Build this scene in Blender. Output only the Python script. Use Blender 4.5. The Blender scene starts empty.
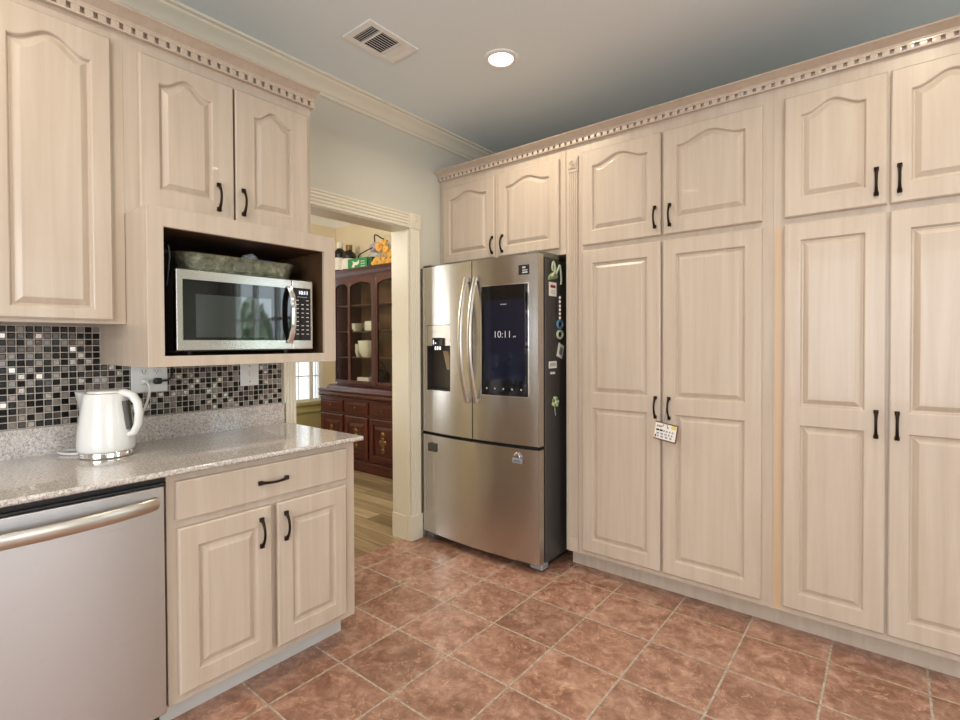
import bpy, bmesh, math, random
from mathutils import Matrix, Vector
random.seed(7)
PI = math.pi
SC = bpy.context.scene
COL = SC.collection

# ------------------------------------------------------------------ camera
YAW, PITCH, ROLL, F = 0.6789, -0.0139, -0.0038, 506.36
CX, CY, CZ = 2.4346, -3.3892, 1.2876
fwd = Vector((-math.sin(YAW)*math.cos(PITCH), math.cos(YAW)*math.cos(PITCH), math.sin(PITCH)))
rt = Vector((math.cos(YAW), math.sin(YAW), 0)); up = rt.cross(fwd)
r2 = math.cos(ROLL)*rt + math.sin(ROLL)*up
u2 = -math.sin(ROLL)*rt + math.cos(ROLL)*up
cd = bpy.data.cameras.new('camera'); cam = bpy.data.objects.new('camera', cd); COL.objects.link(cam)
cam.matrix_world = Matrix(((r2.x, u2.x, -fwd.x, CX), (r2.y, u2.y, -fwd.y, CY), (r2.z, u2.z, -fwd.z, CZ), (0, 0, 0, 1)))
cd.sensor_width = 36; cd.lens = F/960*36; cd.shift_x = -1.93/960; cd.shift_y = -9.93/960
cd.clip_start = .05; cd.clip_end = 200
SC.camera = cam

# ------------------------------------------------------------------ world, added daylight lamps, exposure
SC.view_settings.view_transform = 'Standard'; SC.view_settings.look = 'None'
SC.view_settings.gamma = 1; SC.view_settings.use_curve_mapping = False
SC.view_settings.exposure = 0.0
W = bpy.data.worlds.new('sky'); SC.world = W; W.use_nodes = True
bg = W.node_tree.nodes['Background']; bg.inputs[0].default_value = (.80, .90, 1.0, 1); bg.inputs[1].default_value = 8.5


def area(name, loc, rot, sx, sy, power, color, spread=PI):
    l = bpy.data.lights.new(name, 'AREA'); l.shape = 'RECTANGLE'; l.size = sx; l.size_y = sy
    l.energy = power; l.color = color; l.spread = spread
    o = bpy.data.objects.new(name, l); COL.objects.link(o); o.location = loc; o.rotation_euler = rot
    return o


area('daylight_lamp_east', (6.10, -2.9, 1.45), (0, PI/2, 0), 1.7, 2.6, 44, (.90, .95, 1.0))  # lamp added before the solid east wall, stands in for daylight
area('daylight_lamp_south', (2.6, -5.90, 1.45), (PI/2, 0, 0), 2.4, 1.7, 86, (.91, .95, 1.0))  # added lamp behind the camera; the south wall has no opening
area('dining_streak_lamp', (-2.70, -3.31, 1.39), (0, -PI/2, 0), 1.5, .46, 8, (.92, .96, 1.0))  # lamp added at the unseen dining window, reflects as a streak on the fridge
CEIL = 2.733
CANS = [(.885, -1.305), (2.55, -1.55), (.95, -3.3), (2.55, -3.6), (4.4, -2.4)]  # only the first is in view; the rest are added to light the room


# ------------------------------------------------------------------ materials
def mat(name, color, rough=.5, metal=0., coat=0., emit=None, es=0., spec=.5):
    m = bpy.data.materials.new(name); m.use_nodes = True
    b = m.node_tree.nodes['Principled BSDF']
    b.inputs['Base Color'].default_value = (*color, 1); b.inputs['Roughness'].default_value = rough
    b.inputs['Metallic'].default_value = metal; b.inputs['Coat Weight'].default_value = coat
    b.inputs['Specular IOR Level'].default_value = spec
    if emit: b.inputs['Emission Color'].default_value = (*emit, 1); b.inputs['Emission Strength'].default_value = es
    return m


def srgb(r, g, b):
    f = lambda c: c/12.92 if c <= .04045 else ((c+.055)/1.055)**2.4
    return tuple(f(x/255) for x in (r, g, b))


class NT:
    def __init__(s, m): s.t = m.node_tree; s.b = s.t.nodes['Principled BSDF']
    def n(s, typ, **kw):
        o = s.t.nodes.new(typ)
        for k, v in kw.items(): setattr(o, k, v)
        return o
    def l(s, a, b): s.t.links.new(a, b)
    def coords(s, scale=(1, 1, 1), loc=(0, 0, 0), rot=(0, 0, 0)):
        g = s.n('ShaderNodeNewGeometry'); mp = s.n('ShaderNodeMapping')
        mp.inputs['Scale'].default_value = scale; mp.inputs['Location'].default_value = loc; mp.inputs['Rotation'].default_value = rot
        s.l(g.outputs['Position'], mp.inputs['Vector']); return mp.outputs[0]
    def noise(s, v, scale, detail=4, rough=.5, dist=0.):
        o = s.n('ShaderNodeTexNoise'); o.inputs['Scale'].default_value = scale; o.inputs['Detail'].default_value = detail
        o.inputs['Roughness'].default_value = rough; o.inputs['Distortion'].default_value = dist
        s.l(v, o.inputs['Vector']); return o
    def ramp(s, fac, stops):
        o = s.n('ShaderNodeValToRGB'); e = o.color_ramp.elements
        while len(e) < len(stops): e.new(.5)
        for i, (p, c) in enumerate(stops): e[i].position = p; e[i].color = (*c, 1)
        s.l(fac, o.inputs['Fac']); return o.outputs['Color']
    def mix(s, fac, a, b, mode='MIX'):
        o = s.n('ShaderNodeMix'); o.data_type = 'RGBA'; o.blend_type = mode
        for k, v in ((0, fac), (6, a), (7, b)):
            if hasattr(v, 'node'): s.l(v, o.inputs[k])
            else: o.inputs[k].default_value = v if k == 0 else (*v, 1)
        return o.outputs[2]
    def math(s, op, a, b=0.):
        o = s.n('ShaderNodeMath'); o.operation = op
        for k, v in ((0, a), (1, b)):
            if hasattr(v, 'node'): s.l(v, o.inputs[k])
            else: o.inputs[k].default_value = v
        return o.outputs[0]
    def bump(s, h, strength=.2, dist=.01):
        o = s.n('ShaderNodeBump'); o.inputs['Strength'].default_value = strength; o.inputs['Distance'].default_value = dist
        s.l(h, o.inputs['Height']); s.l(o.outputs[0], s.b.inputs['Normal'])


def wood_mat(name, stops, grain=(26, 26, 1.3), rough=.34, coat=.15, bump=.05):
    m = mat(name, (.5, .4, .3), rough, coat=coat); t = NT(m)
    v = t.coords(grain)
    a = t.noise(v, 1.0, 5, .6, .4); b = t.noise(t.coords((1.6, 1.6, 1.0)), 1.0, 2)
    s = t.math('ADD', t.math('MULTIPLY', a.outputs[0], .7), t.math('MULTIPLY', b.outputs[0], .3))
    t.l(t.ramp(s, stops), t.b.inputs['Base Color'])
    t.bump(a.outputs[0], bump, .003)
    return m


M = {}
M['cab'] = wood_mat('pickled_maple', [(.30, srgb(189, 172, 154)), (.5, srgb(199, 183, 166)), (.72, srgb(208, 195, 179))])
M['bare'] = wood_mat('bare_maple_edge', [(.3, srgb(204, 172, 138)), (.7, srgb(218, 190, 160))])
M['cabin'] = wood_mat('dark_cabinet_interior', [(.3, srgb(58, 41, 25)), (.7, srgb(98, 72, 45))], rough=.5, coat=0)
M['cherry'] = wood_mat('dark_cherry', [(.3, srgb(44, 14, 13)), (.55, srgb(74, 26, 24)), (.75, srgb(100, 40, 34))], rough=.28, coat=.3)
M['cherryin'] = wood_mat('cabinet_back_wood', [(.3, srgb(96, 62, 36)), (.7, srgb(128, 88, 54))], rough=.4, coat=0)
M['wall'] = mat('greige_wall_paint', srgb(208, 205, 192), .75)
M['trimw'] = mat('cream_trim_paint', srgb(228, 221, 203), .38)
M['ceil'] = mat('ceiling_paint', srgb(230, 239, 242), .8)
for k, sc in (('wall', 140), ('ceil', 110)):
    t = NT(M[k]); nz = t.noise(t.coords(), sc, 3); t.bump(nz.outputs[0], .06, .002)
M['tan'] = mat('tan_wall_paint', srgb(234, 218, 188), .75)
M['olive'] = mat('olive_wainscot_paint', srgb(186, 172, 118), .6)
M['white'] = mat('white_paint', srgb(240, 239, 234), .4)
M['plate'] = mat('white_plate_plastic', srgb(232, 234, 232), .35)
M['kettle'] = mat('glossy_white_ceramic', srgb(236, 237, 236), .16, coat=.4)
M['black'] = mat('black_plastic', (.012, .012, .013), .35)
M['blackglass'] = mat('black_glass', (.005, .005, .006), .03, spec=.5)
M['void'] = mat('recess_shade', (.004, .004, .004), .8)  # near-black colour that paints in the shade of gaps and the vent opening
M['bronze'] = mat('dark_bronze_metal', srgb(48, 37, 28), .34, metal=.85)
M['gunmetal'] = mat('dark_grey_appliance_side', srgb(84, 80, 77), .42, metal=.35)
M['chrome'] = mat('polished_chrome', (.82, .82, .82), .1, metal=1)
M['brass'] = mat('antique_brass', srgb(132, 104, 74), .35, metal=.9)
M['greyp'] = mat('grey_plastic', srgb(140, 142, 146), .4)
M['glow'] = mat('lamp_lens', (1, .95, .85), .4, emit=(1, .93, .80), es=9)
M['lcd'] = mat('lit_display_digits', (.8, .9, 1), .4, emit=(.75, .85, 1), es=1.0)
M['dimlcd'] = mat('dim_display_digits', (.5, .5, .5), .4, emit=(.62, .64, .68), es=.26)
M['ink'] = mat('printed_marks', srgb(205, 208, 210), .4)
M['darkink'] = mat('dark_print', srgb(52, 56, 66), .5)
M['redink'] = mat('red_print', srgb(150, 30, 38), .5)
M['green'] = mat('green_carton', srgb(44, 140, 84), .5)
M['dgreen'] = mat('dark_green_carton', srgb(18, 84, 46), .5)
M['sage'] = mat('sage_green_plastic', srgb(132, 146, 108), .4)
M['sagel'] = mat('pale_green_plastic', srgb(186, 196, 166), .4)
M['leafm'] = mat('leaf_green_magnet', srgb(104, 140, 66), .5)
M['blue'] = mat('blue_plastic', srgb(56, 84, 140), .4)
M['teal'] = mat('steel_blue_plastic', srgb(100, 140, 165), .35)
M['yellow'] = mat('yellow_sticker', srgb(222, 205, 110), .5)
M['paper'] = mat('white_paper', srgb(238, 232, 222), .6)
M['orange'] = mat('orange_fabric_flower', srgb(236, 178, 84), .7)
M['straw'] = mat('pale_straw', srgb(198, 178, 140), .7)
M['china'] = mat('cream_china', srgb(232, 226, 205), .22, coat=.3)
M['lav'] = mat('lavender_ribbon', srgb(180, 166, 182), .6)
M['grout'] = mat('pale_grout', srgb(196, 188, 178), .8)
M['tdark'] = mat('black_glass_tile', srgb(22, 18, 16), .22, spec=.22)
M['tbrown'] = mat('brown_stone_tile', srgb(78, 64, 57), .22, coat=.1)
M['tgrey'] = mat('smoky_grey_glass_tile', srgb(134, 126, 119), .16, coat=.25)
M['tmirror'] = mat('metallic_glass_tile', srgb(176, 168, 160), .2, metal=.7, coat=.2)
M['wire'] = mat('wire_handle', srgb(120, 116, 108), .4, metal=.8)

# stainless steel: brushed grain stretched along the brushing
def steel(name, col, scale, rough=.27):
    m = mat(name, col, rough, metal=1); t = NT(m)
    nz = t.noise(t.coords(scale), 1, 3, .7)
    t.l(t.math('ADD', t.math('MULTIPLY', nz.outputs[0], .12), rough-.06), t.b.inputs['Roughness'])
    t.bump(nz.outputs[0], .012, .0004)
    t.b.inputs['Anisotropic'].default_value = .8; t.b.inputs['Anisotropic Rotation'].default_value = .25
    tg = t.n('ShaderNodeTangent'); tg.direction_type = 'RADIAL'; tg.axis = 'Z'; t.l(tg.outputs[0], t.b.inputs['Tangent'])
    return m
M['steel'] = steel('brushed_stainless_steel', srgb(200, 197, 194), (6, 6, 700), .24)
M['steelv'] = steel('brushed_steel_door', srgb(206, 206, 208), (6, 6, 700), .30)
M['steelh'] = mat('satin_steel_handle', srgb(206, 200, 192), .3, metal=1)

# hammered zinc
m = mat('hammered_zinc', srgb(128, 132, 112), .42, metal=.6); t = NT(m)
vv = t.n('ShaderNodeTexVoronoi'); vv.inputs['Scale'].default_value = 70; t.l(t.coords(), vv.inputs['Vector'])
nz = t.noise(t.coords(), 26, 5, .7)
t.l(t.ramp(nz.outputs[0], [(.3, srgb(80, 82, 66)), (.55, srgb(130, 132, 112)), (.75, srgb(182, 182, 160))]), t.b.inputs['Base Color'])
t.bump(vv.outputs[0], .5, .004); M['zinc'] = m

# crinkled clear film
m = mat('crinkled_clear_film', (.85, .87, .9), .08); t = NT(m)
t.b.inputs['Alpha'].default_value = .45
nz = t.noise(t.coords(), 45, 3, .6); t.bump(nz.outputs[0], .8, .01); M['film'] = m

# glass: clear pane, fresnel reflection
m = bpy.data.materials.new('clear_glass_pane'); m.use_nodes = True; nt = m.node_tree; nt.nodes.clear()
o_ = nt.nodes.new('ShaderNodeOutputMaterial'); mx = nt.nodes.new('ShaderNodeMixShader')
tr = nt.nodes.new('ShaderNodeBsdfTransparent'); gl = nt.nodes.new('ShaderNodeBsdfGlossy'); lw = None
gl.inputs['Roughness'].default_value = .02; tr.inputs[0].default_value = (.93, .95, .94, 1)
mx.inputs[0].default_value = .035; nt.links.new(tr.outputs[0], mx.inputs[1]); nt.links.new(gl.outputs[0], mx.inputs[2])
nt.links.new(mx.outputs[0], o_.inputs[0]); M['glass'] = m

# bright daylight seen through sheer blinds
m = mat('daylit_sheer_pane', (.85, .9, .95), .5, emit=(.86, .94, 1.0), es=1.05); M['sheer'] = m

# granite
m = mat('speckled_granite', (.6, .55, .5), .13, coat=.35); t = NT(m)
c = t.coords()
n1 = t.noise(c, 120, 3, .75); n2 = t.noise(c, 330, 2, .7); n3 = t.noise(c, 14, 3)
base = t.ramp(n1.outputs[0], [(.33, srgb(138, 128, 121)), (.46, srgb(197, 189, 183)), (.58, srgb(219, 213, 208)), (.7, srgb(238, 235, 231))])
sp = t.ramp(n2.outputs[0], [(.34, (0, 0, 0)), (.42, (1, 1, 1))])
col = t.mix(t.math('SUBTRACT', 1.0, sp), base, srgb(72, 62, 58))
col = t.mix(t.math('MULTIPLY', n3.outputs[0], .28), col, srgb(204, 190, 180))
t.l(col, t.b.inputs['Base Color']); M['granite'] = m

# terracotta floor tile, 12 in grid
m = mat('terracotta_tile', (.4, .2, .1), .34, coat=.25); t = NT(m)
T0 = .3066
g = t.n('ShaderNodeNewGeometry'); sx = t.n('ShaderNodeSeparateXYZ'); t.l(g.outputs['Position'], sx.inputs[0])
ux = t.math('DIVIDE', t.math('SUBTRACT', sx.outputs[0], 1.0216-40*T0), T0)
uy = t.math('DIVIDE', t.math('SUBTRACT', sx.outputs[1], -.9476-40*T0), T0)
def edge(u):
    f = t.math('FRACT', u); return t.math('MINIMUM', f, t.math('SUBTRACT', 1.0, f))
d = t.math('MINIMUM', edge(ux), edge(uy))
wob = t.noise(t.coords(), 60, 2)
d = t.math('ADD', d, t.math('MULTIPLY', t.math('SUBTRACT', wob.outputs[0], .5), .008))
mr = t.n('ShaderNodeMapRange'); mr.inputs[1].default_value = .010; mr.inputs[2].default_value = .017; t.l(d, mr.inputs[0])
cid = t.n('ShaderNodeCombineXYZ'); t.l(t.math('FLOOR', ux), cid.inputs[0]); t.l(t.math('FLOOR', uy), cid.inputs[1])
wn = t.n('ShaderNodeTexWhiteNoise'); t.l(cid.outputs[0], wn.inputs['Vector'])
off = t.n('ShaderNodeVectorMath'); off.operation = 'MULTIPLY_ADD'
t.l(wn.outputs['Color'], off.inputs[0]); off.inputs[1].default_value = (9, 9, 9); t.l(g.outputs['Position'], off.inputs[2])
na = t.noise(off.outputs[0], 9, 6, .68, .8); nb = t.noise(off.outputs[0], 26, 5, .7, .5)
mixn = t.math('ADD', t.math('MULTIPLY', na.outputs[0], .6), t.math('MULTIPLY', nb.outputs[0], .4))
body = t.ramp(mixn, [(.30, srgb(108, 72, 54)), (.46, srgb(150, 110, 91)), (.57, srgb(178, 140, 121)), (.72, srgb(210, 180, 162))])
vn = t.noise(off.outputs[0], 6.5, 5, .62, 1.4)
vein = t.math('ABSOLUTE', t.math('SUBTRACT', vn.outputs[0], .5))
vm = t.n('ShaderNodeMapRange'); vm.inputs[1].default_value = .0; vm.inputs[2].default_value = .016; vm.inputs[3].default_value = .7; vm.inputs[4].default_value = 0; t.l(vein, vm.inputs[0])
vmask = t.math('MULTIPLY', vm.outputs[0], t.math('GREATER_THAN', nb.outputs[0], .5))
body = t.mix(vmask, body, srgb(214, 172, 146))
tone = t.ramp(wn.outputs['Value'], [(0, (.86, .84, .82)), (1, (1.08, 1.05, 1.03))])
body = t.mix(1.0, body, tone, 'MULTIPLY')
gcol = t.ramp(wob.outputs[0], [(.3, srgb(150, 136, 122)), (.7, srgb(196, 182, 166))])
t.l(t.mix(mr.outputs[0], gcol, body), t.b.inputs['Base Color'])
rr = t.n('ShaderNodeMapRange'); rr.inputs[3].default_value = .8; rr.inputs[4].default_value = .30; t.l(mr.outputs[0], rr.inputs[0]); t.l(rr.outputs[0], t.b.inputs['Roughness'])
hh = t.math('ADD', mr.outputs[0], t.math('MULTIPLY', mixn, .35)); t.bump(hh, .45, .004)
M['tile'] = m

# dining room planks, running along X
m = mat('oak_plank_floor', (.5, .4, .25), .38); t = NT(m)
br = t.n('ShaderNodeTexBrick'); br.inputs['Scale'].default_value = 1; br.inputs['Brick Width'].default_value = 1.1; br.inputs['Row Height'].default_value = .13
br.inputs['Mortar Size'].default_value = .0025; br.inputs['Color1'].default_value = (*srgb(190, 168, 134), 1); br.inputs['Color2'].default_value = (*srgb(134, 112, 82), 1); br.inputs['Mortar'].default_value = (*srgb(76, 56, 34), 1)
t.l(t.coords(), br.inputs['Vector'])
gr = t.noise(t.coords((2.2, 34, 1)), 1, 5, .65, .5)
gcol = t.ramp(gr.outputs[0], [(.3, (.62, .58, .52)), (.6, (1.05, 1.03, 1))])
t.l(t.mix(1.0, br.outputs['Color'], gcol, 'MULTIPLY'), t.b.inputs['Base Color']); M['plank'] = m

# outdoor greens
m = mat('garden_foliage', (.1, .2, .05), .7); t = NT(m)
nz = t.noise(t.coords(), 3.2, 5, .8)
t.l(t.ramp(nz.outputs[0], [(.40, srgb(20, 40, 18)), (.5, srgb(70, 104, 52)), (.58, srgb(210, 226, 196))]), t.b.inputs['Base Color']); M['foliage'] = m  # palest tone paints bright sky gaps into the leaves
M['lawn'] = mat('lawn_green', srgb(112, 132, 78), .9)

# ------------------------------------------------------------------ mesh helpers
PF = -.8283                                       # front of the pantry face frames
PW = Matrix(((1, 0, 0, 0), (0, 0, -1, PF), (0, 1, 0, 0), (0, 0, 0, 1)))     # u = +X, v = +Z, w out of the pantry wall
LW = Matrix(((0, 0, 1, 0), (1, 0, 0, 0), (0, 1, 0, 0), (0, 0, 0, 1)))       # u = +Y, v = +Z, w = +X out of the left wall
ID = Matrix.Identity(4)


class MB:
    def __init__(s, mtx=ID): s.bm = bmesh.new(); s.m = mtx

    def add(s, t, mi=0, mtx=None):
        for f in t.faces: f.material_index = mi
        t.transform(s.m @ mtx if mtx is not None else s.m)
        me = bpy.data.meshes.new('tmp'); t.to_mesh(me); t.free(); s.bm.from_mesh(me); bpy.data.meshes.remove(me); return s

    def box(s, a0, a1, b0, b1, c0, c1, bev=0., mi=0, seg=2, mtx=None):
        t = bmesh.new()
        vs = [t.verts.new((x, y, z)) for x in (a0, a1) for y in (b0, b1) for z in (c0, c1)]
        for q in ((0, 1, 3, 2), (4, 6, 7, 5), (0, 4, 5, 1), (2, 3, 7, 6), (0, 2, 6, 4), (1, 5, 7, 3)): t.faces.new([vs[i] for i in q])
        bmesh.ops.recalc_face_normals(t, faces=t.faces)
        if bev: bmesh.ops.bevel(t, geom=list(t.edges), offset=bev, segments=seg, profile=.5, affect='EDGES')
        return s.add(t, mi, mtx)

    def prism(s, pts, axis, a0, a1, mi=0, bev=0., mtx=None):
        """pts: polygon in the two other axes (in u,v,w order without 'axis'), extruded from a0 to a1"""
        t = bmesh.new()
        def P(p, a): q = list(p); q.insert(axis, a); return q
        A = [t.verts.new(P(p, a0)) for p in pts]; B = [t.verts.new(P(p, a1)) for p in pts]
        n = len(pts); t.faces.new(A); t.faces.new(B[::-1])
        for i in range(n): t.faces.new((A[i], B[i], B[(i+1) % n], A[(i+1) % n]))
        bmesh.ops.recalc_face_normals(t, faces=t.faces)
        if bev: bmesh.ops.bevel(t, geom=[e for e in t.edges], offset=bev, segments=1, affect='EDGES')
        return s.add(t, mi, mtx)

    def tube(s, pts, r, n=8, mi=0, flat=None, cap=True):
        """swept tube; flat=(axis vector, factor) squashes the section along one direction"""
        t = bmesh.new(); pts = [Vector(p) for p in pts]; rings = []
        ref = None
        for i, p in enumerate(pts):
            d = (pts[min(i+1, len(pts)-1)]-pts[max(i-1, 0)]).normalized()
            if ref is None: ref = d.orthogonal().normalized()
            ref = (ref-d*ref.dot(d)).normalized(); b = d.cross(ref)
            rad = r[i] if isinstance(r, (list, tuple)) else r
            ring = []
            for k in range(n):
                a = 2*PI*k/n; o = (ref*math.cos(a)+b*math.sin(a))*rad
                if flat: ax = Vector(flat[0]).normalized(); o = o+ax*(o.dot(ax))*(flat[1]-1)
                ring.append(t.verts.new(p+o))
            rings.append(ring)
        for a, b in zip(rings, rings[1:]):
            for k in range(n): t.faces.new((a[k], a[(k+1) % n], b[(k+1) % n], b[k]))
        if cap: t.faces.new(rings[0][::-1]); t.faces.new(rings[-1])
        bmesh.ops.recalc_face_normals(t, faces=t.faces)
        return s.add(t, mi)

    def lathe(s, prof, center=(0, 0, 0), n=32, mi=0, sq=1., mtx=None):
        t = bmesh.new(); rings = []
        for (r, z) in prof:
            if r < 1e-6: rings.append([t.verts.new((center[0], center[1], center[2]+z))])
            else: rings.append([t.verts.new((center[0]+r*math.cos(2*PI*k/n), center[1]+sq*r*math.sin(2*PI*k/n), center[2]+z)) for k in range(n)])
        for a, b in zip(rings, rings[1:]):
            for k in range(n):
                k2 = (k+1) % n
                q = [a[k % len(a)], a[k2 % len(a)], b[k2 % len(b)], b[k % len(b)]]
                u = []
                for v in q:
                    if v not in u: u.append(v)
                if len(u) > 2: t.faces.new(u)
        bmesh.ops.recalc_face_normals(t, faces=t.faces)
        return s.add(t, mi, mtx)

    def blob(s, c, rad, n=2, mi=0, jit=0., seed=0):
        t = bmesh.new(); bmesh.ops.create_icosphere(t, subdivisions=n, radius=1); rnd = random.Random(seed)
        for v in t.verts:
            k = 1+rnd.uniform(-jit, jit); v.co = Vector((c[0]+v.co.x*rad[0]*k, c[1]+v.co.y*rad[1]*k, c[2]+v.co.z*rad[2]*k))
        return s.add(t, mi)

    def faces(s, vs, fs, mi=0):
        t = bmesh.new(); V = [t.verts.new(v) for v in vs]
        for f in fs: t.faces.new([V[i] for i in f])
        return s.add(t, mi)


ORI = {}


def origin(o): return ORI.get(o.name, Vector((0, 0, 0)))


def build(name, mb, mats, parent=None, loc=None, smooth=48, label=None):
    mats = mats if isinstance(mats, (list, tuple)) else [mats]
    me = bpy.data.meshes.new(name)
    base = origin(parent) if parent else Vector(loc or (0, 0, 0))
    bmesh.ops.translate(mb.bm, verts=mb.bm.verts, vec=-base)
    mb.bm.to_mesh(me); mb.bm.free()
    for m_ in mats: me.materials.append(m_)
    if smooth: me.shade_smooth(); me.set_sharp_from_angle(angle=math.radians(smooth))
    o = bpy.data.objects.new(name, me); COL.objects.link(o)
    if smooth >= 40:
        wn_ = o.modifiers.new('weighted_normals', 'WEIGHTED_NORMAL'); wn_.weight = 60; wn_.keep_sharp = True
    if parent: o.parent = parent; ORI[o.name] = base
    else: o.location = base; ORI[o.name] = base
    if label: o['label'] = label
    return o


def tag(o, label, cat, group=None):
    o['label'] = label; o['category'] = cat
    if group: o['group'] = group
    return o


def thing(name, loc, label, cat, group=None):
    o = bpy.data.objects.new(name, None); COL.objects.link(o); o.location = loc; o.empty_display_size = .1
    ORI[o.name] = Vector(loc); return tag(o, label, cat, group)


def struct(name, mb, mats, smooth=48):
    o = build(name, mb, mats, smooth=smooth); o['kind'] = 'structure'; return o


def text(name, body, size, mtx, material, parent, align='CENTER', bold=0.):
    cu = bpy.data.curves.new('txt', 'FONT'); cu.body = body; cu.size = size; cu.align_x = align; cu.align_y = 'CENTER'; cu.extrude = .0004; cu.offset = bold
    tmp = bpy.data.objects.new('txt', cu); COL.objects.link(tmp); bpy.context.view_layer.update()
    me = bpy.data.meshes.new_from_object(tmp.evaluated_get(bpy.context.evaluated_depsgraph_get()))
    bpy.data.objects.remove(tmp); bpy.data.curves.remove(cu)
    me.transform(mtx); me.transform(Matrix.Translation(-origin(parent)))
    me.materials.clear(); me.materials.append(material); me.name = name
    o = bpy.data.objects.new(name, me); COL.objects.link(o); o.parent = parent; ORI[o.name] = origin(parent); return o


# ------------------------------------------------------------------ door, handle, flute builders
def arch(s): return 0. if s < .05 or s > .95 else .5*(1-math.cos(2*PI*(s-.05)/.9))


def loop(p, d, w):
    u0, u1, v0, v1, h = p
    pts = [(u0+d, v0+d, w), (u1-d, v0+d, w)]
    n = 28 if h else 1
    for i in range(n+1):
        s = 1-i/n; pts.append((u0+d+(u1-u0-2*d)*s, v1-d+h*arch(s), w))
    return pts


def panel_door(name, mtx, u0, u1, v0, v1, w0, panels, parent, material, t=.021, field=.019):
    """frame-and-raised-panel door: panels = [(pu0, pu1, pv0, pv1, arch)] bottom to top, pv1 = shoulder height"""
    mb = MB(mtx); c = .005; w1 = w0+t
    V = [(u0, v0, w0), (u1, v0, w0), (u1, v1, w0), (u0, v1, w0),
         (u0, v0, w1-c), (u1, v0, w1-c), (u1, v1, w1-c), (u0, v1, w1-c),
         (u0+c, v0+c, w1), (u1-c, v0+c, w1), (u1-c, v1-c, w1), (u0+c, v1-c, w1)]
    Fs = [(0, 3, 2, 1)]
    for i in range(4):
        j = (i+1) % 4; Fs += [(i, j, 4+j, 4+i), (4+i, 4+j, 8+j, 8+i)]
    mb.faces(V, Fs)
    a0, a1, b0, b1 = u0+c, u1-c, v0+c, v1-c
    q0, q1 = panels[0][0], panels[0][1]
    def quad(x0, x1, y0, y1): mb.faces([(x0, y0, w1), (x1, y0, w1), (x1, y1, w1), (x0, y1, w1)], [(0, 1, 2, 3)])
    quad(a0, q0, b0, b1); quad(q1, a1, b0, b1); quad(q0, q1, b0, panels[0][2])
    for k, p in enumerate(panels):
        top = panels[k+1][2] if k+1 < len(panels) else b1
        if p[4]:
            L = loop(p, 0, w1)[2:]
            mb.faces(L[::-1]+[(q1, top, w1), (q0, top, w1)], [tuple(range(len(L)+2))])
        else: quad(q0, q1, p[3], top)
        seq = [(0, w1), (.003, w1-.002), (.007, w1-.012), (.012, w1-.0125), (.012+field, w1-.0015), (.014+field, w1-.001)]
        loops = [loop(p, dd, ww) for dd, ww in seq]; n = len(loops[0]); vs = [v for lo in loops for v in lo]; fs = []
        for i in range(len(loops)-1):
            for j in range(n):
                jj = (j+1) % n; fs.append((i*n+j, i*n+jj, (i+1)*n+jj, (i+1)*n+j))
        fs.append(tuple((len(loops)-1)*n+j for j in range(n)))
        mb.faces(vs, fs)
    return build(name, mb, material, parent, smooth=7)


def pull(mtx, u, v, w, parent, L=.106, horiz=False, rise=.022):
    """dark bronze bow pull with two square feet"""
    mb = MB(mtx); pts = []; rad = []
    for i in range(15):
        s = -1+2*i/14; a = s*L*.47; h = w+.006+rise*(1-abs(s)**2.2)
        pts.append((u+a, v, h) if horiz else (u, v+a, h)); rad.append(.0050+.0024*abs(s)**3)
    mb.tube(pts, rad, 8)
    for s in (-1, 1):
        a = s*L*.46; x, y = (u+a, v) if horiz else (u, v+a)
        mb.box(x-.0082, x+.0082, y-.0082, y+.0082, w, w+.010, .002)
    return build('handle', mb, M['bronze'], parent)


def flute_profile(u0, u1, w0, w1, n=4, margin=.010, gap=.006, dep=.006):
    pts = [(u0, w0), (u0, w1)]
    a = u0+margin; b = u1-margin; fw = (b-a-gap*(n-1))/n
    for k in range(n):
        x0 = a+k*(fw+gap)
        for i in range(5):
            s = i/4; pts.append((x0+fw*s, w1-dep*math.sin(PI*s)))
    return pts+[(u1, w1), (u1, w0)]


def rosette(mtx, u, v, w, size, mb):
    h = size/2; mb.box(u-h, u+h, v-h, v+h, w, w+.006, .002)
    for r0, r1, ww in ((.72, .84, .004), (.38, .5, .004)):
        t = [(h*r0, w+.005), (h*r0, w+.009), (h*r1, w+.009), (h*r1, w+.005)]
        mb.lathe([(r, z) for r, z in t], (0, 0, 0), 24, mtx=Matrix.Translation((u, v, 0)))
    mb.lathe([(0, w+.011), (h*.2, w+.009), (h*.26, w+.005)], (0, 0, 0), 20, mtx=Matrix.Translation((u, v, 0)))


def cp(u, v, k=.9922, cu=CX, cv=CZ): return cu+(u-cu)*k, cv+(v-cv)*k


# ------------------------------------------------------------------ room shell
XE, YS = 6.2, -6.0
struct('floor', MB().box(-.06, XE, YS, .13, -.06, 0), M['tile'])
struct('floor_dining', MB().box(-2.95, -.06, -4.2, .4, -.06, -.001), M['plank'])
struct('ceiling', MB().box(-.13, XE+.1, YS-.1, .14, CEIL, CEIL+.08), M['ceil'])
D0, D1, DH = -1.943, -1.131, 2.034                # doorway in the left wall
w_ = MB().box(-.13, 0, YS, D0, 0, CEIL).box(-.13, 0, D1, .13, 0, CEIL).box(-.13, 0, D0, D1, DH, CEIL)
struct('wall_left', w_, M['wall'])
NW = (4.15, 5.85, .35, 2.25)                      # window beyond the pantry run
w_ = MB().box(0, NW[0], 0, .13, 0, CEIL).box(NW[1], XE+.1, 0, .13, 0, CEIL).box(NW[0], NW[1], 0, .13, 0, NW[2]).box(NW[0], NW[1], 0, .13, NW[3], CEIL)
struct('wall_back', w_, M['wall'])
struct('wall_right', MB().box(XE, XE+.1, YS, 0, 0, CEIL), M['wall'])
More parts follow.
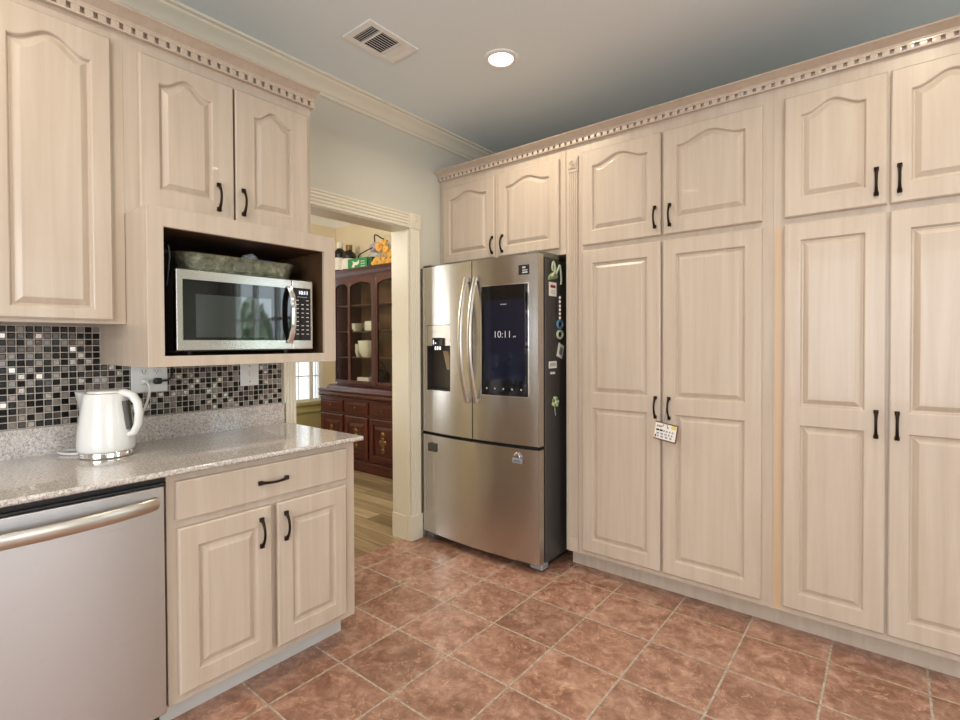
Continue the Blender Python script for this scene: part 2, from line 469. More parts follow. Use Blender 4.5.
struct('wall_front', MB().box(-.13, XE+.1, YS-.1, YS, 0, CEIL), M['wall'])
mb = MB()
for x in (NW[0], NW[0]+.55, NW[0]+1.11, NW[1]-.05): mb.box(x, x+.05, .03, .09, NW[2], NW[3])
for z in (NW[2], NW[2]+.62, NW[2]+1.24, NW[3]-.05): mb.box(NW[0], NW[1], .035, .085, z, z+.04)
struct('window_1', mb, M['white'])
struct('window_2', MB().box(NW[0], NW[1], .058, .062, NW[2], NW[3]), M['glass'])
for (y0, y1) in ((-4.3, -4.25), (-2.93, -2.88), (-1.6, -1.55)): pass

# garden seen in reflections through the far window
g_ = build('lawn', MB().box(-2, 24, .8, 16, -.35, -.3), M['lawn']); g_['kind'] = 'structure'
for k in range(9):
    mb = MB(); mb.blob((12-.54*(k-4), 3.4+1.13*(k-4), 1.0+random.uniform(-.2, .4)), (.50, .52, 1.45+random.uniform(-.2, .5)), 5, 0, .16, k)
    tag(build('garden_shrub', mb, M['foliage'], loc=(12-.54*(k-4), 3.4+1.13*(k-4), -.3)), 'green garden shrub outside the window beyond the pantry', 'shrub', 'shrubs outside the window')

# wall crown along the left wall
prof = [(0, 2.640), (.010, 2.640), (.014, 2.646), (.014, 2.656), (.022, 2.660), (.030, 2.676), (.046, 2.694), (.064, 2.704), (.070, 2.710), (.070, 2.718), (.086, 2.722), (.086, CEIL), (0, CEIL)]
struct('trim_1', MB().prism([(a, b) for a, b in prof], 1, YS, 0), M['trimw'], 22)

# doorway casing, jambs
mb = MB(LW)
mb.prism(flute_profile(D1, D1+.088, 0, .020, 4), 1, .161, DH)
mb.box(D1-.007, D1+.096, 0, .161, -.01, .027, .003)
rosette(LW, D1+.045, DH+.047, .018, .096, mb); mb.box(D1-.003, D1+.093, DH-.001, DH+.095, 0, .020)
struct('trim_2', mb, M['trimw'])
mb = MB(LW); mb.prism([(v, w) for v, w in [(b, c) for b, c in flute_profile(DH, DH+.092, 0, .020, 4)]], 0, D0-.07, D1-.002)
mb.prism(flute_profile(D0-.066, D0, 0, .020, 3), 1, 0, DH)
struct('trim_3', mb, M['trimw'])
mb = MB().box(-.15, .006, D1-.008, D1+.010, 0, DH).box(-.15, .006, D0-.010, D0+.008, 0, DH).box(-.15, .006, D0-.01, D1+.01, DH-.008, DH+.010)
mb.box(-.153, -.02, D1-.012, D1-.002, 0, .161)
mb.box(-.16, -.13, D1, D1+.09, 0, DH+.09).box(-.16, -.13, D0-.09, D0, 0, DH+.09).box(-.16, -.13, D0, D1, DH, DH+.09)
struct('door_1', mb, M['trimw'])

# ------------------------------------------------------------------ dining room beyond the doorway
struct('wall_dining_back', MB().box(-2.95, -.13, .25, .40, 0, CEIL+.03), M['tan'])
DW = (-.60, .06, .625, 2.15); DV = (-3.56, -3.06)  # DV: unseen window, added for the bright streak on the fridge
mb = MB().box(-2.90, -2.75, DV[1], DW[0], .53, CEIL).box(-2.90, -2.75, -4.2, DV[0], .53, CEIL).box(-2.90, -2.75, DV[0], DV[1], DW[3], CEIL).box(-2.90, -2.75, DW[1], .25, .53, CEIL).box(-2.90, -2.75, DW[0], DW[1], DW[3], CEIL)
struct('wall_dining_left', mb, M['tan'])
mb = MB().box(-2.90, -2.745, -4.2, .25, 0, .62).box(-2.745, -2.73, -4.2, .25, .50, .53, .004).box(-2.745, -2.725, -4.2, .25, .585, .625, .004)
mb.box(-2.745, -2.733, -4.2, .25, 0, .12)
struct('wall_dining_wainscot', mb, M['olive'])
struct('wall_dining_front', MB().box(-2.9, -.13, -4.3, -4.2, 0, CEIL), M['tan'])
struct('ceiling_dining', MB().box(-2.95, -.13, -4.3, .4, CEIL+.03, CEIL+.1), M['ceil'])
prof2 = [(.25, 2.665), (.238, 2.665), (.232, 2.68), (.20, 2.72), (.17, 2.745), (.165, 2.763), (.25, 2.763)]
mb = MB().prism(prof2, 0, -2.75, -.13); mb.prism([(-2.75-.25+a if False else -2.5-a, b) for a, b in prof2], 1, -4.2, .25)
struct('trim_4', mb, M['white'], 50)
mb = MB()
for y in (DW[0], -.335, -.112, DW[1]-.05, DV[0], DV[1]-.05, -3.31): mb.box(-2.80, -2.755, y, y+.048, DW[2], DW[3])
for z in (DW[2], .915, 1.30, 1.69, DW[3]-.04): mb.box(-2.797, -2.76, DW[0], DW[1], z-.004, z+(.03 if z in (DW[2], DW[3]-.04) else .010))
for y in (-.24, -.02): mb.box(-2.796, -2.766, y-.004, y+.004, DW[2], DW[3])
struct('window_3', mb, M['white'])
struct('window_4', MB().box(-2.815, -2.810, DW[0], DW[1], DW[2], DW[3]), M['sheer'])
struct('window_5', MB().box(-2.815, -2.810, DV[0], DV[1], DW[2], DW[3]), M['sheer'])
dl = bpy.data.lights.new('dining_fill_lamp', 'POINT'); dl.energy = 58; dl.color = (1, .92, .80); dl.shadow_soft_size = .12  # bare point lamp added to brighten the dining room, no fixture
dlo = bpy.data.objects.new('dining_fill_lamp', dl); COL.objects.link(dlo); dlo.location = (-1.5, -1.9, 2.15)

# ------------------------------------------------------------------ pantry wall cabinets
CORN = 2.398


def pdoor(parent, u0, u1, v0, v1, panels, kind='door'):
    """coordinates measured on the face frame, moved out to the door face"""
    a, b = cp(u0, v0); c, d = cp(u1, v1)
    ps = [(cp(p[0], 0)[0], cp(p[1], 0)[0], cp(0, p[2])[1], cp(0, p[3])[1], p[4]) for p in panels]
    return panel_door(kind, PW, a, c, b, d, .001, ps, parent, M['cab'])


def ppull(door, u, v):
    a, b = cp(u, v, .985); pull(PW, a, b, .022, door)


ST = .06
# cabinet over the refrigerator
fc = thing('wall_cabinet', (.5, -.45, 1.794), 'two-door cabinet with arched panels above the steel refrigerator', 'cabinet', 'whitewashed kitchen cabinets')
mb = MB(PW)
mb.box(.004, .988, 1.794, CORN+.03, -.60, -.02)
mb.box(.004, .040, 1.794, CORN+.02, -.02, 0).box(.466, .506, 1.794, CORN+.02, -.02, 0).box(.934, .988, 1.794, CORN+.02, -.02, 0)
mb.box(.04, .934, 1.794, 1.85, -.02, -.0005).box(.04, .934, 2.33, CORN+.02, -.02, -.0005)
build('face_frame', mb, M['cab'], fc)
for (a, b, hu) in ((.030, .471, .444), (.500, .940, .524)):
    d = pdoor(fc, a, b, 1.833, 2.348, [(a+.055, b-.062, 1.890, 2.264, .036)])
    ppull(d, hu, 1.915)

# tall pantry units
def pantry(x0, x1, dl, dr, label, left_pil, sx):
    p = thing('pantry_cabinet', ((x0+x1)/2, -.4, 0), label, 'cabinet', 'whitewashed kitchen cabinets')
    mb = MB(PW)
    mb.box(x0, x1, .0985, CORN+.03, -.80, -.02)
    mb.box(x0, dl[0]+.012, .0985, CORN+.03, -.02, 0).box(dr[1]-.012, x1, .0985, CORN+.03, -.02, 0)
    mb.box(dl[1]-.012, dr[0]+.012, .12, CORN, -.02, -.002)
    mb.box(dl[0], dr[1], .0985, .15, -.02, -.0004).box(dl[0], dr[1], 1.77, 1.86, -.02, -.0004).box(dl[0], dr[1], 2.32, CORN+.03, -.02, -.0004)
    build('face_frame', mb, M['cab'], p)
    build('toe_kick', MB(PW).box(x0, x1, 0, .0985, -.30, -.0744), M['cab'], p)
    if left_pil:
        mb = MB(PW); a, b = 1.010, 1.066
        mb.prism(flute_profile(a, b, 0, .010, 4, .006, .005, .005), 1, .178, 2.247)
        mb.box(a-.001, b+.001, .101, .178, 0, .011, .002).box(a-.003, b+.003, 2.247, 2.335, 0, .012, .002)
        rosette(PW, (a+b)/2, 2.291, .011, .05, mb)
        build('fluted_pilaster', mb, M['cab'], p)
    for i, (a, b) in enumerate((dl, dr)):
        d = pdoor(p, a, b, 1.829, 2.348, [(a+ST, b-.066, 1.904, 2.263, .040)], 'upper_door'); ppull(d, b-.034 if i == 0 else a+.028, 1.927)
        d = pdoor(p, a, b, .119, 1.800, [(a+ST, b-.066, .190, .928, 0), (a+ST, b-.066, 1.008, 1.728, 0)], 'lower_door'); ppull(d, b-.030 if i == 0 else a+.026, .955)
    return p


p1 = pantry(.9904, 2.0284, (1.090, 1.528), (1.541, 1.983), 'tall pantry cabinet beside the refrigerator with a sign hanging on its handle', True, 0)
p2 = pantry(2.029, 2.86, (2.069, 2.421), (2.431, 2.785), 'tall pantry cabinet at the right edge, second from the refrigerator', False, 1)
build('bare_stile', MB(PW).box(2.036, 2.062, .102, 1.79, -.001, .0012), M['bare'], p2, label='unpainted golden wood strip')

# cornice with dentils over the pantry wall
def cornice(name, mtx, u0, u1, zb, label, d0, top_ext=0., corner=False):
    t = thing(name, tuple(mtx @ Vector(((u0+u1)/2, zb, 0))), label, 'moulding', 'dentil cornices above the cabinets')
    zt = 2.4544
    pr = [(zb, -.02), (zb, .020), (zb+.004, .0215), (zb+.004, .004), (zb+.022, .004), (zb+.022, .0225), (zb+.027, .0225), (zb+.032, .026), (zb+.034, .026), (zb+.038, .034), (zb+.046, .050), (zb+.050, .062), (zb+.051, .066), (zt-.001, .070), (zt, .068), (zt, -.02)]
    if zt-zb > .062:
        k = (zt-zb)/.0564; pr = [(zb+(v-zb)*(k if v < zt-.002 else 1), w) for v, w in pr]; k2 = k
    else: k2 = 1
    build('crown', MB(mtx).prism(pr, 0, u0, u1), M['cab'], t, smooth=18)
    mb = MB(mtx); x = d0
    while x < u1-.006:
        mb.box(x, x+.024, zb+.0035*k2, zb+.0225*k2, .003, .0212, .001, seg=1); x += .0368
    build('dentil_strip', mb, M['cab'], t)
    return t
cornice('dentil_cornice', PW, .002, 2.86, CORN, 'whitewashed dentil cornice along the top of the pantry wall', .010)

# ------------------------------------------------------------------ left wall: upper cabinets
def ldoor(parent, u0, u1, v0, v1, panels, k, w0, kind='door'):
    f = lambda u, v: cp(u, v, k, CY, CZ)
    a, b = f(u0, v0); c, d = f(u1, v1)
    ps = [(f(p[0], 0)[0], f(p[1], 0)[0], f(0, p[2])[1], f(0, p[3])[1], p[4]) for p in panels]
    return panel_door(kind, LW, a, c, b, d, w0, ps, parent, M['cab'])


UX = .3112
lc = thing('wall_cabinet', (.15, -3.05, 1.36), 'tall single-door wall cabinet above the dishwasher, at the left edge', 'cabinet', 'whitewashed kitchen cabinets')
mb = MB(LW).box(-3.60, -2.7795, 1.3597, 2.41, 0, UX-.02)
mb.box(-2.84, -2.7795, 1.3597, 2.41, UX-.02, UX).box(-3.60, -3.13, 1.3597, 2.41, UX-.02, UX).box(-3.13, -2.84, 1.3597, 1.40, UX-.02, UX-.0005).box(-3.13, -2.84, 2.30, 2.41, UX-.02, UX-.0005)
build('face_frame', mb, M['cab'], lc)
ldoor(lc, -3.150, -2.815, 1.372, 2.355, [(-3.086, -2.869, 1.408, 2.256, .045)], .9906, UX+.001)

mc = thing('wall_cabinet', (.15, -2.4, 1.754), 'two-door wall cabinet with arched panels above the microwave', 'cabinet', 'whitewashed kitchen cabinets')
mb = MB(LW).box(-2.779, -2.035, 1.754, 2.41, 0, UX-.02)
mb.box(-2.779, -2.715, 1.754, 2.41, UX-.02, UX).box(-2.06, -2.035, 1.754, 2.41, UX-.02, UX).box(-2.39, -2.365, 1.754, 2.41, UX-.02, UX-.001)
mb.box(-2.715, -2.05, 1.754, 1.79, UX-.02, UX-.0005).box(-2.715, -2.05, 2.30, 2.41, UX-.02, UX-.0005)
build('face_frame', mb, M['cab'], mc)
for (a, b, hu) in ((-2.729, -2.391, -2.4445), (-2.383, -2.047, -2.3425)):
    d = ldoor(mc, a, b, 1.775, 2.349, [(a+.062 if a < -2.5 else a+.078, b-.083 if a < -2.5 else b-.080, 1.862, 2.260, .042)], .9906, UX+.001)
    h = cp(hu, 1.888, .98, CY, CZ); pull(LW, h[0], h[1], UX+.022, d)
LU = LW @ Matrix.Translation((0, 0, UX))
cornice('dentil_cornice', LU, -3.60, -2.022, 2.386, 'whitewashed dentil cornice over the microwave-side wall cabinets', -3.59)

# open box for the microwave
bx = thing('microwave_shelf', (.26, -2.41, 1.2096), 'open whitewashed box shelf holding the microwave', 'shelf')
B0, B1, BZ0, BZ1, BX = -2.7777, -2.0464, 1.2096, 1.7525, .5177
O0, O1, OZ0, OZ1 = -2.7265, -2.1015, 1.247, 1.686
mb = MB(LW)
mb.box(B0, B0+.018, BZ0, BZ1, 0, BX-.018).box(B1-.018, B1, BZ0, BZ1, 0, BX-.018).box(B0+.018, B1-.018, BZ0, BZ0+.018, 0, BX-.018).box(B0+.018, B1-.018, BZ1-.018, BZ1, 0, BX-.018)
build('case', mb, M['cab'], bx)
mb = MB(LW)
mb.box(B0, O0, BZ0, BZ1, BX-.018, BX, .002).box(O1, B1, BZ0, BZ1, BX-.018, BX, .002).box(O0-.002, O1+.002, BZ0, OZ0, BX-.018, BX, .002).box(O0-.002, O1+.002, OZ1, BZ1, BX-.018, BX, .002)
build('face_frame', mb, M['cab'], bx)
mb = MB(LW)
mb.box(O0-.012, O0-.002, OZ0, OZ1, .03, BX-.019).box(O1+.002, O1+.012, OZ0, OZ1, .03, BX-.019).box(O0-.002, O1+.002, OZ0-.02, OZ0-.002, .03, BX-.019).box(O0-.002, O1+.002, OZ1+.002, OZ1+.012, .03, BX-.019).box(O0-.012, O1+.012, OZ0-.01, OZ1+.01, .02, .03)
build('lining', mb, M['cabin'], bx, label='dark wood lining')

# ------------------------------------------------------------------ microwave
mw = thing('microwave_oven', (.29, -2.40, 1.286), 'stainless countertop microwave with black window inside the open shelf', 'microwave')
MX = .487; m0, m1, mz0, mz1 = -2.680, -2.140, 1.262, 1.555
build('body', MB(LW).box(m0+.004, m1-.004, mz0, mz1-.004, .06, MX-.03), M['gunmetal'], mw)
mb = MB(LW)
mb.box(m0, m1-.098, mz0+.002, mz1, MX-.03, MX, .004)
dr = build('door', mb, M['steel'], mw)
mb = MB(LW).box(m0+.022, m1-.100, mz0+.040, mz1-.036, MX-.002, MX+.0015)
build('door_glass', mb, M['blackglass'], dr)
wm = mat('microwave_mesh_window', (.034, .042, .040), .03, coat=.6)
build('window', MB(LW).box(-2.616, -2.330, 1.312, 1.468, MX, MX+.0022), wm, dr)
pts = []
for i in range(13):
    s = -1+2*i/12; pts.append((-2.252, (mz0+mz1)/2+s*.112, MX+.006+.030*(1-abs(s)**3)))
build('door_handle', MB(LW).tube(pts, .0125, 10, flat=((0, 0, 1), .55)), M['chrome'], dr)
mb = MB(LW).box(m1-.0965, m1, mz0+.002, mz1, MX-.03, MX, .004)
cpn = build('control_panel', mb, M['steel'], mw)
build('keypad', MB(LW).box(m1-.092, m1-.012, mz0+.040, mz1-.032, MX-.002, MX+.0015), M['blackglass'], cpn)
mb = MB(LW)
for r in range(9):
    for c in range(3):
        if r in (0, 5) and c == 1: continue
        x = m1-.082+c*.0235+.008; z = mz1-.084-r*.0178
        mb.box(x-.0058, x+.0052, z-.0016, z+.0016, MX+.0012, MX+.0022)
mb.box(m1-.075, m1-.030, mz1-.0705, mz1-.069, MX+.0012, MX+.0022)
build('key_marks', mb, M['ink'], cpn)
text('clock_digits', '10:11', .021, LW @ Matrix.Translation((m1-.047, mz1-.052, MX+.002)), M['lcd'], cpn, bold=.0004)
for y in (m0+.06, m1-.10):
    for x in (.12, MX-.05): build('foot', MB().lathe([(0, 0), (.012, 0), (.013, .014), (0, .014)], (x, y, 1.2485), 14), M['black'], mw)

# zinc tub on the microwave
tub = thing('zinc_tub', (.33, -2.42, 1.556), 'hammered grey zinc tub with wire handles on top of the microwave', 'tub')
t0, t1 = -2.650, -2.178
mb = MB()
def rrect(x0, x1, y0, y1, z, r, n=6):
    out = []
    for cx, cy, a0 in ((x1-r, y1-r, 0), (x0+r, y1-r, PI/2), (x0+r, y0+r, PI), (x1-r, y0+r, 1.5*PI)):
        for i in range(n+1): a = a0+i/n*PI/2; out.append((cx+r*math.cos(a), cy+r*math.sin(a), z))
    return out
rings = [rrect(.185, .425, t0+.02, t1-.02, 1.557, .05), rrect(.18, .432, t0+.008, t1-.008, 1.595, .055), rrect(.175, .438, t0, t1, 1.623, .055), rrect(.172, .442, t0-.004, t1+.004, 1.627, .056), rrect(.18, .433, t0+.006, t1-.006, 1.627, .05), rrect(.19, .42, t0+.026, t1-.026, 1.562, .045)]
n = len(rings[0]); vs = [v for r in rings for v in r]; fs = [tuple(range(n))[::-1]]
for i in range(len(rings)-1):
    for j in range(n): fs.append((i*n+j, i*n+(j+1) % n, (i+1)*n+(j+1) % n, (i+1)*n+j))
fs.append(tuple((len(rings)-1)*n+j for j in range(n)))
mb.faces(vs, fs); build('basin', mb, M['zinc'], tub, smooth=50)
mb = MB(LW); mb.box(-2.455, -2.355, 1.57, 1.617, .424, .4345, .003); build('name_plate', mb, M['zinc'], tub)
mb = MB(LW)
for k in (0, 1): mb.box(-2.445+k*.036, -2.418+k*.036, 1.58, 1.609, .434, .437, .001)
build('embossed_panel', mb, M['wire'], tub)
for y, s in ((t0-.004, -1), (t1+.002, 1)):
    pts = [(.31+.055*math.cos(PI*i/12), y+s*(.028*math.sin(PI*i/12)), 1.613+.045*math.sin(PI*i/12)) for i in range(13)]
    build('wire_handle', MB().tube(pts, .0025, 6), M['wire'], tub)
mb = MB(); 
for k in range(7): mb.blob((.31+random.uniform(-.05, .05), -2.325+random.uniform(-.04, .05), 1.627+random.uniform(-.01, .02)), (.026, .03, .022), 2, 0, .3, k)
tag(build('crumpled_film', mb, M['film'], loc=(.31, -2.32, 1.6), smooth=0), 'crumpled clear cellophane bundle lying in the zinc tub', 'wrapping')
mb = MB().box(.35, .40, -2.335, -2.262, 1.583, 1.639, .008)
tag(build('blue_packet', mb, M['blue'], loc=(.375, -2.3, 1.583)), 'small blue packet poking out of the zinc tub', 'packet')
pts = [(.40, -2.714, 1.668), (.415, -2.705, 1.656), (.43, -2.692, 1.639), (.44, -2.685, 1.64), (.445, -2.683, 1.60), (.42, -2.684, 1.50), (.25, -2.69, 1.44)]
build('power_cord', MB().tube(pts, .0033, 6), M['black'], mw)

# ------------------------------------------------------------------ base run
CTZ = .883; GX = .643; CY1 = -1.9963
ct = thing('countertop', (.32, -2.8, CTZ-.019), 'speckled beige granite countertop with short upstand over the dishwasher', 'countertop')
mb = MB()
prf = [(.021, CTZ-.019), (GX-.004, CTZ-.019), (GX, CTZ-.015), (GX, CTZ-.005), (GX-.004, CTZ), (.021, CTZ)]
mb.prism(prf, 1, -3.75, CY1)
build('slab', mb, M['granite'], ct)
build('upstand', MB().box(.0, .020, -3.75, -2.0005, CTZ-.019, CTZ+.102, .0015), M['granite'], ct)

bc = thing('base_cabinet', (.3, -2.39, 0), 'whitewashed base cabinet with one drawer and two doors at the counter end', 'cabinet', 'whitewashed kitchen cabinets')
X0 = .6032; y0, y1 = -2.7589, -2.0198
mb = MB(LW)
mb.box(y0, y1, .0985, CTZ-.0195, .03, X0-.02)
mb.box(y0, -2.708, .0985, CTZ-.0195, X0-.02, X0).box(-2.06, y1, .0985, CTZ-.0195, X0-.02, X0).box(-2.40, -2.36, .0985, .73, X0-.02, X0-.0004)
mb.box(-2.71, -2.05, .0985, .15, X0-.02, X0-.0006).box(-2.71, -2.05, .65, .73, X0-.02, X0-.0006).box(-2.71, -2.05, .80, CTZ-.0195, X0-.02, X0-.0006)
build('face_frame', mb, M['cab'], bc)
build('toe_kick', MB(LW).box(y0, -2.0353, 0, .0985, .05, .5218), mat('grey_toe_board', srgb(206, 203, 199), .5), bc)
K = .989
def f(u, v): return cp(u, v, K, CY, CZ)
a, b = f(-2.727, .702); c, d_ = f(-2.055, .832)
mb = MB(LW); cc = .006; ww = X0+.021
mb.box(a, c, b, d_, X0+.001, ww-.004)
mb.faces([(a, b, ww-.004), (c, b, ww-.004), (c, d_, ww-.004), (a, d_, ww-.004), (a+cc, b+cc, ww), (c-cc, b+cc, ww), (c-cc, d_-cc, ww), (a+cc, d_-cc, ww)],
         [(0, 1, 5, 4), (1, 2, 6, 5), (2, 3, 7, 6), (3, 0, 4, 7), (4, 5, 6, 7)])
dw_ = build('drawer', mb, M['cab'], bc)
h = cp(-2.377, .760, .975, CY, CZ); pull(LW, h[0], h[1], ww, dw_, .112, True)
for (a, b, hu) in ((-2.723, -2.3985, -2.4265), (-2.3755, -2.059, -2.3265)):
    d = ldoor(bc, a, b, .116, .674, [(a+.060, b-.056, .178, .606, 0)], K, X0+.001)
    h = cp(hu, .570, .975, CY, CZ); pull(LW, h[0], h[1], ww, d)

# dishwasher
dwh = thing('dishwasher', (.3, -3.065, 0), 'stainless dishwasher with bowed bar handle under the counter', 'dishwasher')
q0, q1 = -3.370, -2.764
build('tub', MB(LW).box(q0+.01, q1-.01, .09, .83, .05, .585), M['black'], dwh)
mb = MB(LW).box(q0+.002, q1-.002, .838, .8635, .05, .602, .003); mb.box(q0+.002, q1-.002, .832, .842, .60, .618, .003)
build('control_strip', mb, M['black'], dwh)
mb = MB(LW).box(q0+.004, q1-.006, .095, .832, .59, .622, .004)
dd = build('door', mb, M['steelv'], dwh)
pts = []; 
for i in range(25):
    s = -1+2*i/24; pts.append((-3.067+s*.272, .782, .626+.048*(1-s*s)**.8))
mb = MB(LW).tube(pts, .021, 12, flat=((0, 0, 1), .42))
build('handle', mb, M['steelh'], dd)
build('toe_plate', MB(LW).box(q0+.004, q1-.006, 0, .09, .05, .53), M['black'], dwh)

# mosaic backsplash: every small tile a bevelled chip in a grout bed
mb = MB(LW); P_ = .0247
mb.box(-3.75, -2.011, CTZ+.1025, 1.358, 0, .004, mi=0)
rnd = random.Random(3)
for r in range(15):
    for c in range(48):
        u = -2.014-(c+1)*P_; v = CTZ+.1035+r*P_
        if u < -3.2 or v+P_ > 1.372 or (u+P_ > -2.77 and v > 1.25): continue
        x = rnd.random(); p = .5 if (r+c) % 2 else .28
        mi = (1 if x < .84 else 2 if x < .93 else 3) if (r+c) % 2 == 0 else (1 if x < .22 else 2 if x < .40 else 3 if x < .76 else 4)
        a0, a1, b0, b1 = u+.0016, u+P_-.0016, v+.0016, min(v+P_, 1.357)-.0016; e = .0028
        tz = [rnd.uniform(-.0005, .0005) for _ in range(3)]
        mb.faces([(a0, b0, .004), (a1, b0, .004), (a1, b1, .004), (a0, b1, .004), (a0+e, b0+e, .0078+tz[0]), (a1-e, b0+e, .0078+tz[1]), (a1-e, b1-e, .0078+tz[2]), (a0+e, b1-e, .0078+tz[0]-tz[1]+tz[2])],
                 [(0, 1, 5, 4), (1, 2, 6, 5), (2, 3, 7, 6), (3, 0, 4, 7), (4, 5, 6, 7)], mi)
o = build('wall_backsplash', mb, [M['grout'], M['tdark'], M['tbrown'], M['tgrey'], M['tmirror']], smooth=0); o['kind'] = 'structure'

# outlets
op = thing('outlet_plate', (.008, -2.571, 1.19), 'wide white outlet plate with two receptacles behind the kettle', 'outlet')
mb = MB(LW).box(-2.679, -2.544, 1.087, 1.203, .008, .0135, .003); build('plate', mb, M['plate'], op)
for u in (-2.633, -2.587):
    for v in (1.133, 1.174):
        mb = MB(LW); mb.lathe([(0, .0155), (.0145, .0155), (.016, .0135), (.016, .011)], (0, 0, 0), 20, mtx=Matrix.Translation((u, v, 0)))
        rc = build('receptacle', mb, M['plate'], op)
        mb = MB(LW).box(u-.0065, u-.0045, v-.003, v+.006, .015, .0158).box(u+.0045, u+.0065, v-.003, v+.006, .015, .0158).box(u-.0018, u+.0018, v-.0095, v-.006, .015, .0158)
        build('slot', mb, M['black'], rc)
sp = thing('switch_plate', (.008, -2.173, 1.19), 'single white wall plate on the mosaic right of the outlet', 'switch plate')
build('plate', MB(LW).box(-2.230, -2.139, 1.085, 1.200, .008, .0135, .003), M['plate'], sp)
build('toggle', MB(LW).box(-2.1905, -2.1785, 1.132, 1.154, .013, .022, .003), M['plate'], sp)
for v in (1.105, 1.180): build('screw', MB(LW).lathe([(0, .0148), (.0035, .0144), (.004, .0135)], (0, 0, 0), 12, mtx=Matrix.Translation((-2.1845, v, 0))), M['greyp'], sp)
pg = build('power_plug', MB(LW).box(-2.602, -2.572, 1.120, 1.146, .0158, .045, .008), M['black'], loc=(.03, -2.53, 1.16))
tag(pg, 'black plug with thick cord in the outlet under the microwave shelf', 'plug')
pts = [(.040, -2.578, 1.133), (.055, -2.556, 1.136), (.055, -2.545, 1.146), (.045, -2.538, 1.162), (.032, -2.532, 1.205)]
build('cord', MB().tube(pts, .0048, 8), M['black'], pg)

# ------------------------------------------------------------------ kettle
KX, KY = .21, -2.815
R_ = Matrix.Translation((KX, KY, CTZ)) @ Matrix.Rotation(YAW, 4, 'Z')      # local +x points to image right
ket = thing('electric_kettle', (KX, KY, CTZ), 'glossy white electric kettle on the counter under the wall cabinet', 'kettle')
mb = MB(R_); mb.lathe([(0, .0005), (.080, .0005), (.084, .004), (.084, .018), (.081, .022), (0, .022)], n=40); build('power_base', mb, M['chrome'], ket)
t = bmesh.new(); prof = [(.0, .023), (.084, .023), (.088, .030), (.088, .05), (.085, .10), (.079, .15), (.072, .195), (.068, .222), (.064, .228), (.0, .234)]
N = 32; rings = []
for j, (r, z) in enumerate(prof):
    if r == 0: rings.append([t.verts.new((0, 0, z))]); continue
    ring = []
    for k in range(N):
        a = 2*PI*k/N
        fac = 1+.012*math.cos(8*a+z*22)*(1 if .03 < z < .21 else .2)
        x, y, zz = r*fac*math.cos(a), r*fac*math.sin(a), z
        near = max(0., math.cos(a-PI))                   # spout on the image-left side
        if z > .14: s = (z-.14)/.09; x -= near**14*.052*s; zz += near**14*.006*s
        ring.append(t.verts.new((x, y, zz)))
    rings.append(ring)
for A, B in zip(rings, rings[1:]):
    for k in range(N):
        q = []
        for v in (A[k % len(A)], A[(k+1) % N % len(A)], B[(k+1) % N % len(B)], B[k % len(B)]):
            if v not in q: q.append(v)
        t.faces.new(q)
bmesh.ops.recalc_face_normals(t, faces=t.faces)
mb = MB(R_); mb.add(t); build('jug', mb, M['kettle'], ket, smooth=40)
pts = [(.042, 0, .226), (.068, 0, .229), (.098, 0, .218), (.114, 0, .192), (.119, 0, .155), (.116, 0, .115), (.102, 0, .085), (.080, 0, .076)]
build('grip', MB(R_).tube(pts, [.012, .014, .0145, .0135, .013, .013, .013, .011], 12, flat=((0, 1, 0), 1.25)), M['kettle'], ket)
mb = MB(R_); mb.tube([(.073, -.004, .20), (.0775, -.004, .16), (.082, -.004, .12), (.0845, -.004, .098)], .0115, 10, flat=((0, 1, 0), 1.3)); build('water_gauge', mb, M['gunmetal'], ket)
mb = MB(R_); mb.lathe([(.058, .230), (.058, .236), (.05, .239), (0, .241)], n=28); build('lid', mb, M['kettle'], ket)
pts = [(.10, -2.912, .889), (.045, -2.945, .889), (.028, -2.955, .895), (.03, -2.925, .8885), (.09, -2.885, .8885), (.12, -2.87, .8905)]
pts2 = [(.036, -2.633, 1.133), (.055, -2.628, 1.120), (.058, -2.628, 1.09), (.05, -2.645, 1.02), (.04, -2.68, .97), (.05, -2.74, .90), (.045, -2.82, .8885), (.028, -2.88, .8885), (.035, -2.918, .8885), (.075, -2.918, .8885), (.115, -2.895, .8885), (.145, -2.865, .890)]
def smoothpath(p, k=6):
    p = [Vector(q) for q in p]; out = []
    for i in range(len(p)-1):
        a, b, c, d = p[max(i-1, 0)], p[i], p[i+1], p[min(i+2, len(p)-1)]
        for j in range(k):
            s = j/k; out.append(.5*((2*b)+(c-a)*s+(2*a-5*b+4*c-d)*s*s+(3*b-a-3*c+d)*s**3))
    return out+[p[-1]]
build('cord', MB().tube(smoothpath(pts2), .0052, 8), M['kettle'], ket)
build('plug', MB(LW).box(-2.648, -2.618, 1.122, 1.144, .0158, .036, .006), M['kettle'], ket)

